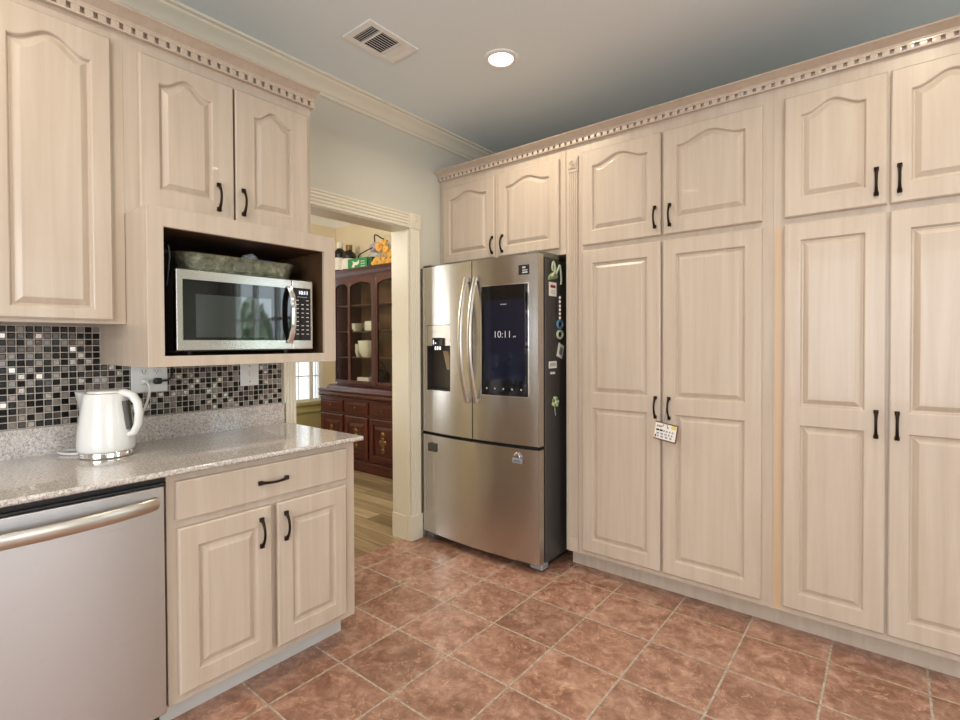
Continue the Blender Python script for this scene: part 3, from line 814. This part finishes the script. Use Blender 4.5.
# ------------------------------------------------------------------ refrigerator
fr = thing('refrigerator', (.49, -.55, 0), 'stainless french-door refrigerator with black touch screen between doorway and pantry', 'refrigerator')
FX0, FX1 = .008, .934; FM = (FX0+FX1)/2; BUL = .034; YF = -1.030
def fy(x): s = (x-FM)/(FX1-FX0)*2; return YF-BUL*(1-s*s)
def curved(mb, x0, x1, z0, z1, back, front, mi=0, seg=12, flatback=None, edge=.006):
    """slab following the bowed door front: back/front are offsets outwards from the bowed surface; flatback = world Y"""
    xs = [x0+(x1-x0)*i/seg for i in range(seg+1)]; vs = []; fs = []
    for i, x in enumerate(xs):
        e = edge if i in (0, seg) else 0
        yf = fy(x)-front+e; yb = flatback if flatback is not None else fy(x)-back
        vs += [(x, yb, z0), (x, yf, z0), (x, yf, z1), (x, yb, z1)]
    for i in range(seg):
        a = 4*i; b = a+4
        for k in range(4): fs.append((a+k, b+k, b+(k+1) % 4, a+(k+1) % 4))
    fs += [(0, 1, 2, 3), tuple(4*seg+k for k in (3, 2, 1, 0))]
    t = bmesh.new(); V = [t.verts.new(v) for v in vs]
    for f_ in fs: t.faces.new([V[i] for i in f_])
    bmesh.ops.recalc_face_normals(t, faces=t.faces); mb.add(t, mi)
build('body', MB().box(FX0+.012, FX1-.002, -.962, -.09, .045, 1.765, .004), M['gunmetal'], fr)
build('gasket', MB().box(FX0+.02, FX1-.012, -.985, -.962, .06, 1.765), M['void'], fr)
ZU0, ZU1, ZF0, ZF1 = .712, 1.779, .056, .692
DX0, DX1, DZ0, DZ1 = .083, .300, .985, 1.405
mb = MB()
curved(mb, FX0, DX0, ZU0, ZU1, 0, 0, flatback=-.985, seg=4, edge=.0); curved(mb, DX1, .4795, ZU0, ZU1, 0, 0, flatback=-.985, seg=6, edge=.0)
curved(mb, DX0, DX1, ZU0, DZ0, 0, 0, flatback=-.985, seg=8, edge=0); curved(mb, DX0, DX1, DZ1, ZU1, 0, 0, flatback=-.985, seg=8, edge=0)
ld = build('fridge_door', mb, M['steel'], fr)
mb = MB(); curved(mb, .4865, FX1, ZU0, ZU1, 0, 0, flatback=-.985, seg=14, edge=0); rd = build('fridge_door', mb, M['steel'], fr)
mb = MB(); curved(mb, FX0, FX1, ZF0, ZF1, 0, 0, flatback=-.985, seg=24, edge=0); fd = build('freezer_drawer', mb, M['steel'], fr)
mb = MB(); mb.box(FX0+.01, FX1-.01, -1.02, -.985, ZF1-.0, ZU0)
build('door_gap_shade', mb, M['void'], fr)  # black filler standing for the shade between doors and drawer
# bright edge strips on the bowed fronts
mb = MB()
for x in (FX1-.0035,): mb.box(x-.002, x+.0045, fy(x)-.002, -.985, ZU0, ZU1).box(x-.002, x+.0045, fy(x)-.002, -.985, ZF0, ZF1)
build('edge_trim', mb, M['steelh'], fr)
# dispenser
mb = MB(); curved(mb, DX0+.002, DX1-.002, 1.272, DZ1-.003, -.02, -.003, seg=8, edge=0)
dp = build('dispenser_panel', mb, M['steelh'], ld)
mb = MB(); mb.box(DX0, DX1, -.990, -.9845, DZ0, 1.272).box(DX0, DX0+.003, -1.045, -.98, DZ0, 1.272).box(DX1-.003, DX1, -1.06, -.98, DZ0, 1.272).box(DX0, DX1, -1.045, -.98, 1.267, 1.272)
dn = build('dispenser_niche', mb, mat('dark_niche_plastic', srgb(62, 56, 50), .35), ld)
mb = MB(); mb.box(DX0+.004, DX1-.004, -1.052, -.985, DZ0, DZ0+.010, .002); build('drip_tray', mb, M['black'], dn)
mb = MB(); mb.box(.160, .225, -1.078, -1.0, 1.268, 1.322, .004); build('nozzle_housing', mb, M['blackglass'], dn)
mb = MB()
for x in (.172, .192, .212): mb.lathe([(0, 0), (.008, 0), (.009, .022), (0, .022)], (x, -1.055, 1.245), 14)
build('nozzle', mb, M['chrome'], dn)
mb = MB(); mb.box(.172, .178, -1.0795, -1.077, 1.280, 1.308).box(.188, .198, -1.0795, -1.077, 1.284, 1.292); build('icon', mb, M['lcd'], dn)
mb = MB(); mb.prism([(-1.045, 1.240), (-1.055, 1.237), (-1.020, 1.12), (-1.008, 1.122)], 0, .235, .280); build('paddle', mb, M['steelh'], dn)
# door handles: two bowed flat bars
for x, door in ((.447, ld), (.520, rd)):
    pts = []
    for i in range(21):
        s = -1+2*i/20; pts.append((x, fy(x)-.012-.062*(1-s*s), 1.305+s*.372))
    hb = build('door_handle', MB().tube(pts, .0165, 10, flat=((0, 1, 0), .5)), M['steelh'], door)
    for z in (.945, 1.665): build('handle_post', MB().box(x-.010, x+.010, fy(x)-.022, fy(x)+.005, z-.010, z+.010, .003), M['steelh'], door)
# touch screen
SX0, SX1, SZ0, SZ1 = .556, .868, .985, 1.618
mb = MB(); curved(mb, SX0, SX1, SZ0, SZ1, -.004, .0035, seg=10, edge=.001); ts = build('touch_screen', mb, M['blackglass'], rd)
mb = MB(); curved(mb, SX0-.006, SX1+.006, SZ0-.006, SZ1+.006, -.004, .0018, seg=10, edge=.001); build('screen_bezel', mb, M['chrome'], rd)
dsp = mat('dark_navy_display', srgb(10, 11, 20), .07, emit=(.006, .007, .016), es=1.0, spec=.4)
mb = MB(); curved(mb, SX0+.020, SX1-.020, SZ0+.085, SZ1-.085, -.001, .0040, seg=10, edge=0); build('display', mb, dsp, ts)
def scr(x, z): # matrix for lettering lying on the bowed screen
    dx = .01; a = math.atan2(fy(x+dx)-fy(x-dx), 2*dx)
    return Matrix.Translation((x, fy(x)-.0046, z)) @ Matrix.Rotation(a, 4, 'Z') @ Matrix.Rotation(PI/2, 4, 'X')
text('clock_digits', '10:11', .056, scr(.705, 1.335), M['dimlcd'], ts, bold=-.0006)
text('clock_suffix', 'AM', .013, scr(.785, 1.323), M['dimlcd'], ts)
for x in (.595, .652, .710, .768, .826): build('screen_icon', MB().box(x-.004, x+.004, fy(x)-.0043, fy(x)-.0030, 1.020, 1.028), M['dimlcd'], ts)
build('status_bar', MB().box(.68, .735, fy(.70)-.0046, fy(.70)-.0036, 1.505, 1.511), M['greyp'], ts)
# badge
mb = MB(); curved(mb, .811, .877, 1.668, 1.722, -.002, .0016, seg=4, edge=0); bd = build('badge', mb, M['black'], rd)
mb = MB()
for (a, b, z, h) in ((.834, .854, 1.703, .010), (.822, .868, 1.690, .005), (.822, .868, 1.677, .007)): mb.box(a, b, fy(.844)-.0028, fy(.844)-.001, z, z+h)
build('badge_mark', mb, M['ink'], bd)
mb = MB().box(FX1-.085, FX1-.005, -1.02, -.80, 1.766, 1.800, .006); build('hinge_cover', mb, mat('olive_grey_plastic', srgb(112, 110, 94), .45), fr)
build('hinge_cover', MB().box(FX0+.015, FX0+.09, -1.02, -.80, 1.766, 1.798, .006), M['gunmetal'], fr)
mb = MB().box(FX1-.085, FX1-.002, -1.00, -.93, .012, .050, .008); build('foot', mb, M['greyp'], fr)
build('foot', MB().box(FX0+.012, FX0+.08, -1.00, -.93, .0, .045, .006), M['greyp'], fr)
build('kick_plate', MB().box(FX0+.03, FX1-.03, -.93, -.2, .012, .05), M['black'], fr)

# magnets on the refrigerator front
mb = MB(); mb.box(.099, .171, fy(.135)-.012, fy(.135)-.001, .589, .643, .003)
tag(build('fridge_magnet', mb, M['gunmetal'], loc=(.135, fy(.135), .6)), 'small dark square metal magnet at upper left of the freezer drawer', 'magnet', 'fridge magnets')
mg = thing('fridge_magnet', (.802, fy(.802), .64), 'silver bottle-opener magnet at upper right of the freezer drawer', 'magnet', 'fridge magnets')
xg = .802; yg = fy(xg)
mb = MB(); mb.box(xg-.036, xg+.036, yg-.009, yg-.0005, .608, .640, .008); build('plate', mb, M['greyp'], mg)
pts = [(xg-.020+.040*i/10, yg-.006, .642+.024*math.sin(PI*(.12+.88*i/10)*.98)) for i in range(11)]
build('arch', MB().tube(pts, .005, 8), M['chrome'], mg)
mb = MB()
for a in (-.016, .004): mb.box(xg+a, xg+a+.010, yg-.0096, yg-.0085, .620, .627)
build('mark', mb, M['darkink'], mg)

# magnets and notes on the refrigerator's right side
SXX = FX1-.002
SW = Matrix(((0, 0, 1, SXX), (1, 0, 0, 0), (0, 1, 0, 0), (0, 0, 0, 1)))       # u = +Y, v = Z, w = +X
cl = thing('chip_clip', (SXX, -.86, 1.68), 'sage green chip clip stuck to the upper side of the refrigerator', 'clip', 'things stuck to the fridge side')
mb = MB(SW); mb.prism([(-.945, 1.640), (-.855, 1.655), (-.845, 1.668), (-.862, 1.692), (-.895, 1.688), (-.935, 1.668)], 2, .001, .016, bev=.003); build('jaw', mb, M['sage'], cl)
for p in (((-.925, 1.66, .016), (-.895, 1.684, .018), (-.885, 1.715, .018), (-.900, 1.742, .017), (-.912, 1.715, .016), (-.905, 1.695, .016)), ((-.872, 1.68, .016), (-.850, 1.712, .018), (-.832, 1.73, .018), (-.820, 1.70, .017), (-.812, 1.66, .016), (-.812, 1.625, .014))):
    build('grip', MB(SW).tube(smoothpath(p, 5), .0085, 8, flat=((0, 0, 1), .6)), M['sagel'], cl)
nt_ = thing('note_magnet', (SXX, -.885, 1.60), 'white square note magnet with a red heading below the green chip clip', 'magnet', 'things stuck to the fridge side')
build('card', MB(SW).box(-.925, -.845, 1.553, 1.632, .0005, .004, .001), M['paper'], nt_)
build('heading', MB(SW).box(-.912, -.858, 1.600, 1.616, .0038, .0046), M['redink'], nt_)
mb = MB(SW)
for v in (1.568, 1.577, 1.586): mb.box(-.908, -.862, v, v+.003, .0038, .0045)
build('printed_line', mb, M['greyp'], nt_)
st = thing('decorated_stick', (SXX, -.80, 1.50), 'narrow dark stick with white beads on the refrigerator side', 'magnet', 'things stuck to the fridge side')
build('stick', MB(SW).box(-.838, -.808, 1.425, 1.560, .0005, .010, .003), mat('dark_brown_stick', srgb(50, 36, 30), .5), st)
for k, v in enumerate((1.548, 1.525, 1.500, 1.478, 1.455, 1.432)): build('bead', MB(SW).blob((-.822, v, .012), (.009, .010, .007), 2), M['paper'], st)
for nm, v, mm, lab in (('blue', 1.395, M['teal'], 'blue ring-shaped magnet on the refrigerator side above a white one'), ('white', 1.335, M['sagel'], 'whitish ring-shaped magnet on the refrigerator side below a blue one')):
    pts = [(-.815+.030*math.cos(2*PI*i/20), v+.022*math.sin(2*PI*i/20), .008) for i in range(21)]
    tag(build('ring_magnet', MB(SW).tube(pts, .0075, 8), mm, loc=(SXX, -.815, v)), lab, 'magnet', 'things stuck to the fridge side')
rot = Matrix.Translation((-.80, 1.24, 0)) @ Matrix.Rotation(-.35, 4, 'Z')
cd_ = thing('photo_card', (SXX, -.80, 1.24), 'white card stuck at a tilt halfway up the refrigerator side', 'card', 'things stuck to the fridge side')
build('card', MB(SW).box(-.030, .030, -.040, .040, .0005, .004, mtx=rot), M['paper'], cd_)
build('picture', MB(SW).box(-.014, .020, -.022, .020, .0038, .0046, mtx=rot), M['greyp'], cd_)
lb = thing('label_magnet', (SXX, -.885, 1.145), 'white strip label on the refrigerator side above the green flower', 'magnet', 'things stuck to the fridge side')
build('strip', MB(SW).box(-.928, -.845, 1.142, 1.182, .0005, .004, .001), M['paper'], lb)
mb = MB(SW)
for k in range(9): mb.box(-.918+k*.007, -.9145+k*.007, 1.153, 1.173, .0038, .0045)
build('bars', mb, M['greyp'], lb)
build('clip', MB(SW).box(-.915, -.870, 1.108, 1.122, .0005, .010, .003), M['ink'], lb)
fl = thing('flower_magnet', (SXX, -.87, .935), 'green flower magnet low on the refrigerator side', 'magnet', 'things stuck to the fridge side')
for k in range(7):
    a = 2*PI*k/7; build('petal', MB(SW).blob((-.868+.024*math.cos(a), .948+.022*math.sin(a), .008), (.016, .013, .007), 2), M['leafm'] if k % 2 else M['sagel'], fl)
build('center', MB(SW).blob((-.868, .948, .012), (.012, .012, .008), 2), M['sagel'], fl)
build('stem', MB(SW).tube([(-.875, .93, .006), (-.87, .90, .006), (-.862, .87, .006)], .004, 6), M['greyp'], fl)

# sign hanging on the pantry handle
sg = thing('hanging_sign', (1.565, PF-.04, .84), 'small white sign tilted on a string from the pantry handle', 'sign')
hp = cp(1.575, .955, .98)
tilt = Matrix.Translation((1.572, .843, .046)) @ Matrix.Rotation(-.16, 4, 'Z')
build('board', MB(PW).box(-.055, .055, -.044, .044, -.004, .004, .002, mtx=tilt), M['paper'], sg)
mb = MB(PW)
mb.box(-.055, .055, .040, .0445, -.003, .0046, mtx=tilt).box(-.055, .055, -.0445, -.038, -.003, .0046, mtx=tilt).box(.051, .0556, -.040, .040, -.003, .0046, mtx=tilt)
build('border', mb, mat('brown_border', srgb(110, 78, 70), .5), sg)
mb = MB(PW)
for (r, items) in ((.024, [(-.047, -.020), (.004, .012)]), (.004, [(-.012, -.004), (.0, .010), (.016, .024), (.030, .038)]), (-.012, [(-.044, -.030), (-.024, -.010), (-.004, .008), (.014, .022), (.028, .036)]), (-.026, [(-.040, -.030), (-.022, -.008), (.0, .014), (.022, .034)])):
    for a, b in items: mb.box(a, b, r-.0045, r+.0045, .0035, .0046, mtx=tilt)
build('printed_line', mb, mat('blue_grey_print', srgb(150, 158, 172), .5), sg)
mb = MB(PW)
for a in (-.047, -.030): mb.box(a, a+.015, .000, .009, .0035, .005, .001, mtx=tilt)
mb.box(-.050, -.044, -.034, -.020, .0035, .005, mtx=tilt)
build('glasses_mark', mb, M['black'], sg)
mb = MB(PW); mb.lathe([(0, .0048), (.014, .0048), (.014, .0036)], (0, 0, 0), 20, sq=.7, mtx=tilt @ Matrix.Translation((.036, .030, 0))); build('sticker', mb, M['yellow'], sg)
mb = MB(PW); mb.tube([(1.560, .870, .052), (1.569, .92, .050), (1.574, .965, .044), (1.579, .92, .050), (1.582, .868, .052)], .0018, 6); build('string', mb, M['greyp'], sg)

# ------------------------------------------------------------------ ceiling fittings
def can(x, y, seen):
    c = thing('recessed_light', (x, y, CEIL), 'round recessed ceiling light glowing warm white near the pantry cornice' if seen else 'round recessed ceiling light added out of view to light the room', 'light', 'recessed ceiling lights')
    mb = MB(); mb.lathe([(.060, -.001), (.063, -.006), (.078, -.008), (.088, -.005), (.090, 0)], (x, y, CEIL), 40)
    build('trim_ring', mb, M['white'], c)
    build('lens', MB().lathe([(0, -.004), (.057, -.003), (.062, -.001)], (x, y, CEIL), 32), M['glow'], c)
    l = bpy.data.lights.new('can_bulb', 'AREA'); l.shape = 'DISK'; l.size = .11; l.energy = 7.5; l.color = (1, .86, .66); l.spread = math.radians(150)
    o = bpy.data.objects.new('can_bulb', l); COL.objects.link(o); o.parent = c; o.location = (0, 0, -.012)
for i, (x, y) in enumerate(CANS): can(x, y, i == 0)

v = thing('ceiling_vent', (.53, -1.78, CEIL), 'white rectangular air register with louvres in the ceiling', 'vent')
v0, v1, vy0, vy1 = .423, .626, -1.932, -1.632
mb = MB(); z = CEIL
mb.box(v0, v0+.030, vy0, vy1, z-.008, z, .003).box(v1-.030, v1, vy0, vy1, z-.008, z, .003).box(v0+.03, v1-.03, vy0, vy0+.035, z-.008, z, .003).box(v0+.03, v1-.03, vy1-.035, vy1, z-.008, z, .003)
mb.box(v0+.03, v1-.03, vy0+.085, vy0+.096, z-.007, z).box(v0+.03, v1-.03, vy1-.096, vy1-.085, z-.007, z)
build('frame', mb, M['white'], v)
build('duct_shade', MB().box(v0+.02, v1-.02, vy0+.02, vy1-.02, z-.0012, z-.0002), M['void'], v)  # thin black sheet standing for the shade behind the louvres
def slat(mb, a0, a1, axis, pos, tilt_):
    if axis == 0: mb.box(a0, a1, -.0045, .0045, -.0008, .0008, mtx=Matrix.Translation((0, pos, z-.0052)) @ Matrix.Rotation(tilt_, 4, 'X'))
    else: mb.box(-.0055, .0055, a0, a1, -.0008, .0008, mtx=Matrix.Translation((pos, 0, z-.0052)) @ Matrix.Rotation(tilt_, 4, 'Y'))
mb = MB()
for k in range(4): slat(mb, v0+.03, v1-.03, 0, vy0+.042+k*.0115, .75)
build('louvre', mb, M['white'], v)
mb = MB()
for k in range(9): slat(mb, vy0+.096, vy1-.096, 1, v0+.037+k*.0160, .6)
build('louvre', mb, M['white'], v)
mb = MB()
for k in range(4): slat(mb, v0+.03, v1-.03, 0, vy1-.076+k*.0115, -.15)
build('louvre', mb, M['white'], v)

# ------------------------------------------------------------------ china cabinet in the dining room
ch = thing('china_cabinet', (-1.46, 0, 0), 'dark cherry china cabinet with glass doors seen through the doorway', 'cabinet')
CM = Matrix(((1, 0, 0, 0), (0, 0, -1, -.20), (0, 1, 0, 0), (0, 0, 0, 1)))      # u = X, v = Z, w out from the base front
L_, Rr = -2.400, -.70; xm = (L_+Rr)/2
mb = MB(CM)
mb.box(L_, Rr, .0, .085, -.42, .012, .004).box(L_-.006, Rr+.006, .085, .105, -.42, .022, .006).box(L_, Rr, .105, .725, -.42, 0)
mb.prism([(.725, -.42), (.725, .004), (.735, .016), (.750, .020), (.765, .016), (.775, .010), (.782, .022), (.795, .024), (.802, .018), (.802, -.42)], 0, L_-.015, Rr+.015)
mb.prism([(.802, -.42), (.802, .0), (.815, -.012), (.830, -.02), (.850, -.045), (.850, -.42)], 0, L_+.09, Rr-.09)
for z in (.115, .555, .705): mb.box(L_, Rr, z, z+.012, 0, .010, .003)
build('base', mb, M['cherry'], ch)
dx = [(-2.379, -1.993), (-1.952, -1.585), (-1.550, -1.155), (-1.120, -.72)]
for i, (a, b) in enumerate(dx):
    dr_ = build('drawer', MB(CM).box(a, b, .575, .700, 0, .014, .004).box(a+.03, b-.03, .600, .676, .012, .018, .003), M['cherry'], ch)
    mb = MB(CM); mb.lathe([(0, .034), (.010, .032), (.013, .026), (.006, .018), (.016, .017)], (0, 0, 0), 16, mtx=Matrix.Translation(((a+b)/2, .638, 0)))
    build('knob', mb, M['brass'], dr_)
    d = panel_door('door', CM, a, b, .130, .545, 0, [(a+.05, b-.05, .185, .495, 0)], ch, M['cherry'], .018, .03)
    mb = MB(CM); u = (a+b)/2 if i in (1, 2) else (a+b)/2
    for (du, dv, r) in ((0, .075, .030), (0, -.075, .030), (-.028, 0, .026), (.028, 0, .026), (0, 0, .034), (0, .035, .024), (0, -.035, .024)):
        mb.lathe([(0, .026), (r*.4, .027), (r*.75, .024), (r, .018)], (0, 0, 0), 18, mtx=Matrix.Translation((u+du, .33+dv, 0)))
    build('escutcheon', mb, M['brass'], d)
# hutch
HW = Matrix(((1, 0, 0, 0), (0, 0, -1, -.13), (0, 1, 0, 0), (0, 0, 0, 1)))
h0, h1, HZ = -2.235, -.865, 2.05
mb = MB(HW)
mb.box(h0, h0+.022, .85, HZ-.05, -.34, -.02).box(h1-.022, h1, .85, HZ-.05, -.34, -.02)
mb.box(h0, h1, .85, .875, -.34, -.022).box(h0, h1, 1.955, HZ-.05, -.34, 0)
mb.prism([(1.985, -.35), (1.985, .006), (2.0, .012), (2.015, .03), (2.03, .036), (2.048, .048), (2.056, .048), (2.056, -.35)], 0, h0-.04, h1+.04)
build('hutch_case', mb, M['cherry'], ch)
build('hutch_back', MB(HW).box(h0+.02, h1-.02, .86, 2.0, -.35, -.338), M['cherryin'], ch)
for z in (1.142, 1.418, 1.69): build('hutch_shelf', MB(HW).box(h0+.022, h1-.022, z-.006, z, -.337, -.03), M['cherryin'], ch)
gd = [(-2.233, -1.990), (-1.982, -1.598), (-1.590, -1.510+.0), (-1.502, -1.118), (-1.110, -.867)]
gd = [(-2.233, -1.985), (-1.983, -1.600), (-1.545, -1.162), (-1.160, -.867)]
build('hutch_post', MB(HW).box(-1.599, -1.546, .862, 1.96, -.03, .006, .006), M['cherry'], ch)
for i, (a, b) in enumerate(gd):
    mb = MB(HW); s = .020
    mb.box(a, a+s, .872, 1.955, -.02, .002, .003).box(b-s, b, .872, 1.955, -.02, .002, .003).box(a+s, b-s, .872, .902, -.02, .002, .003)
    L = [(a+s+(b-a-2*s)*k/20, 1.875+.045*(max(0, math.sin(PI*k/20))**.7)) for k in range(21)]
    mb.prism([(u, v_) for u, v_ in L]+[(b-s, 1.955), (a+s, 1.955)], 2, -.02, .002)
    gdr = build('glass_door', mb, M['cherry'], ch)
    build('pane', MB(HW).faces([(a+s, .90, -.009), (b-s, .90, -.009), (b-s, 1.93, -.009), (a+s, 1.93, -.009)], [(0, 1, 2, 3)]), M['glass'], gdr)
    if i in (1, 2):
        u = a+.008 if i == 1 else b-.01
        build('knob', MB(HW).lathe([(0, .022), (.008, .020), (.010, .014), (.005, .002)], (0, 0, 0), 14, mtx=Matrix.Translation((u, 1.40, 0))), M['brass'], gdr)

# china inside the hutch
def plates(x, y, z, r, n, label, name='plate_stack'):
    mb = MB()
    for k in range(n): mb.lathe([(0, .002), (r*.6, .002), (r, .012), (r, .015), (r*.62, .006), (0, .006)], (x, y, z+k*.009), 28)
    return tag(build(name, mb, M['china'], loc=(x, y, z)), label, 'dishes', 'china in the hutch')
zS = [.8755, 1.1425, 1.4185]
def bowl(x, y, z, r, h, label, lip=1.):
    mb = MB().lathe([(0, 0), (r*.55, 0), (r*.85, h*.35), (r*lip, h), (r*lip*.93, h), (r*.75, h*.35), (0, h*.1)], (x, y, z), 28)
    return tag(build('china_bowl', mb, M['china'], loc=(x, y, z)), label, 'bowl', 'china in the hutch')
mb = MB().box(-1.90, -1.71, .0, .06, zS[2]+.0005, zS[2]+.105, .012).box(-1.89, -1.72, -.004, .002, zS[2]+.048, zS[2]+.053)
tag(build('cream_box', mb, M['china'], loc=(-1.80, .03, zS[2])), 'cream rectangular dish standing on the upper shelf of the hutch', 'dish', 'china in the hutch')
bowl(-2.08, .05, zS[2]+.0005, .07, .085, 'small cream bowl at the left end of the upper hutch shelf')
bowl(-1.96, .12, zS[2]+.0005, .055, .095, 'cream cup behind the door stile on the upper hutch shelf')
bowl(-1.90, .04, zS[1]+.0005, .105, .175, 'large cream planter bowl on the middle shelf of the hutch', .95)
bowl(-2.06, .06, zS[1]+.0005, .055, .14, 'slim cream vase at left on the middle hutch shelf', .85)
mb = MB().box(-1.99, -1.80, -.03, .03, zS[0]+.0005, zS[0]+.055, .006)
tag(build('butter_dish', mb, M['china'], loc=(-1.9, 0, zS[0])), 'low cream oblong dish on the bottom of the hutch', 'dish', 'china in the hutch')
bowl(-1.72, .0, zS[0]+.0005, .042, .07, 'little cream cup on the bottom of the hutch')
def pot(x, y, z, k, label):
    t = thing('dark_teapot', (x, y, z), label, 'teapot', 'dark pots in the hutch')
    build('pot', MB().lathe([(0, 0), (.07*k, 0), (.10*k, .05*k), (.095*k, .10*k), (.05*k, .135*k), (0, .14*k)], (x, y, z), 28), M['black'], t)
    build('bail_handle', MB().tube([(x+.11*k*math.cos(a), y, z+.10*k+.12*k*math.sin(a)) for a in [PI*i/14 for i in range(15)]], .008, 8), M['black'], t)
    build('spout', MB().tube([(x-.08*k, y, z+.06*k), (x-.13*k, y, z+.10*k), (x-.15*k, y, z+.135*k)], [.022, .016, .012], 8), M['black'], t)
pot(-1.82, .13, zS[0]+.0005, 1.0, 'dark teapot with arched handle at the bottom of the glass-front hutch, left')
pot(-1.40, .10, zS[0]+.0005, 1.15, 'dark teapot with arched handle at the bottom of the hutch, behind the right glass door')

# things on top of the china cabinet
ZT = 2.0565
def bottle(x, y, hgt, r, label, cap):
    b = thing('bottle', (x, y, ZT), label, 'bottle', 'bottles on the china cabinet')
    build('glass_body', MB().lathe([(0, 0), (r, 0), (r, hgt*.62), (r*.85, hgt*.72), (r*.4, hgt*.82), (r*.36, hgt*.9), (0, hgt*.9)], (x, y, ZT), 24), mat('dark_bottle_glass', srgb(30, 22, 18), .1), b)
    build('paper_band', MB().lathe([(r+.0012, hgt*.16), (r+.0012, hgt*.52)], (x, y, ZT), 24), M['paper'], b)
    build('cap', MB().lathe([(0, hgt), (r*.46, hgt), (r*.46, hgt*.82), (r*.40, hgt*.82)], (x, y, ZT), 20), cap, b)
bottle(-2.440, .09, .375, .075, 'dark bottle with pale band and white cap, left one on the china cabinet', M['paper'])
bottle(-2.270, .09, .325, .078, 'dark bottle with pale band and brass cap, next to the green carton', M['brass'])
gb = thing('green_carton', (-1.915, -.02, ZT), 'green carton with white emblem on top of the china cabinet', 'box')
rg = Matrix.Translation((-1.915, -.03, ZT)) @ Matrix.Rotation(.05, 4, 'Z')
build('carton', MB(rg).box(-.150, .150, -.045, .030, .0005, .125, .003), M['green'], gb)
mb = MB(rg)
mb.prism([(-.085, .035), (-.06, .075), (-.075, .10), (-.04, .085), (.0, .085), (.03, .105), (.03, .07), (.0, .05), (-.03, .055), (-.05, .03)], 1, -.047, -.0445)
build('emblem', mb, M['paper'], gb)
mb = MB(rg)
for z in (.03, .055, .08): mb.box(.055, .12, -.0462, -.0445, z, z+.012)
build('print', mb, M['sagel'], gb)
tag(build('dark_green_carton', MB().box(-1.758, -1.690, -.06, .02, ZT+.0005, ZT+.12, .003), M['dgreen'], loc=(-1.724, 0, ZT)), 'dark green carton right of the emblem carton on the china cabinet', 'box')
gc = thing('glass_cloche', (-1.87, .15, ZT), 'clear domed basket with lavender ribbon and dark wire handle on the china cabinet', 'basket')
build('dome', MB().lathe([(.085, 0), (.09, .08), (.085, .18), (.065, .25), (.03, .275), (0, .28)], (-1.87, .15, ZT), 28), M['film'], gc)
build('ribbon', MB().blob((-1.80, .08, ZT+.245), (.085, .04, .055), 3, 0, .12, 4), M['lav'], gc)
build('wire_handle', MB().tube(smoothpath([(-1.835, .10, ZT+.27), (-1.83, .09, ZT+.37), (-1.79, .08, ZT+.375), (-1.70, .07, ZT+.33), (-1.60, .07, ZT+.285)]), .007, 8), M['bronze'], gc)
build('rim_wire', MB().tube(smoothpath([(-1.99, -.0, ZT+.13), (-1.95, -.02, ZT+.165), (-1.85, -.03, ZT+.19), (-1.72, -.03, ZT+.215)]), .006, 8), M['bronze'], gc)
fa = thing('flower_arrangement', (-1.545, -.01, ZT), 'orange fabric flowers with straw on top of the china cabinet', 'flowers')
fpos = [(-1.655, -.04, .215), (-1.575, -.03, .235), (-1.62, -.06, .19), (-1.69, -.05, .055), (-1.635, -.06, .065), (-1.58, -.05, .06), (-1.50, -.02, .13), (-1.535, -.04, .17), (-1.50, -.03, .05)]
for k, (x, y, z) in enumerate(fpos):
    mb = MB(); rr_ = random.Random(k)
    for q in range(9):
        a = 2*PI*q/9; mb.blob((x+.05+.026*math.cos(a), y-.010+rr_.uniform(-.012, .012), ZT+z+.024*math.sin(a)), (.022, .012, .020), 1, 0, .15, k*10+q)
    mb.blob((x+.05, y-.014, ZT+z), (.02, .014, .018), 1)
    build('flower', mb, M['orange'], fa)
mb = MB()
for k in range(10): mb.blob((-1.54+random.uniform(-.07, .07), .02, ZT+.09+random.uniform(-.06, .07)), (.04, .05, .035), 2, 0, .2, k)
build('straw', mb, M['straw'], fa)
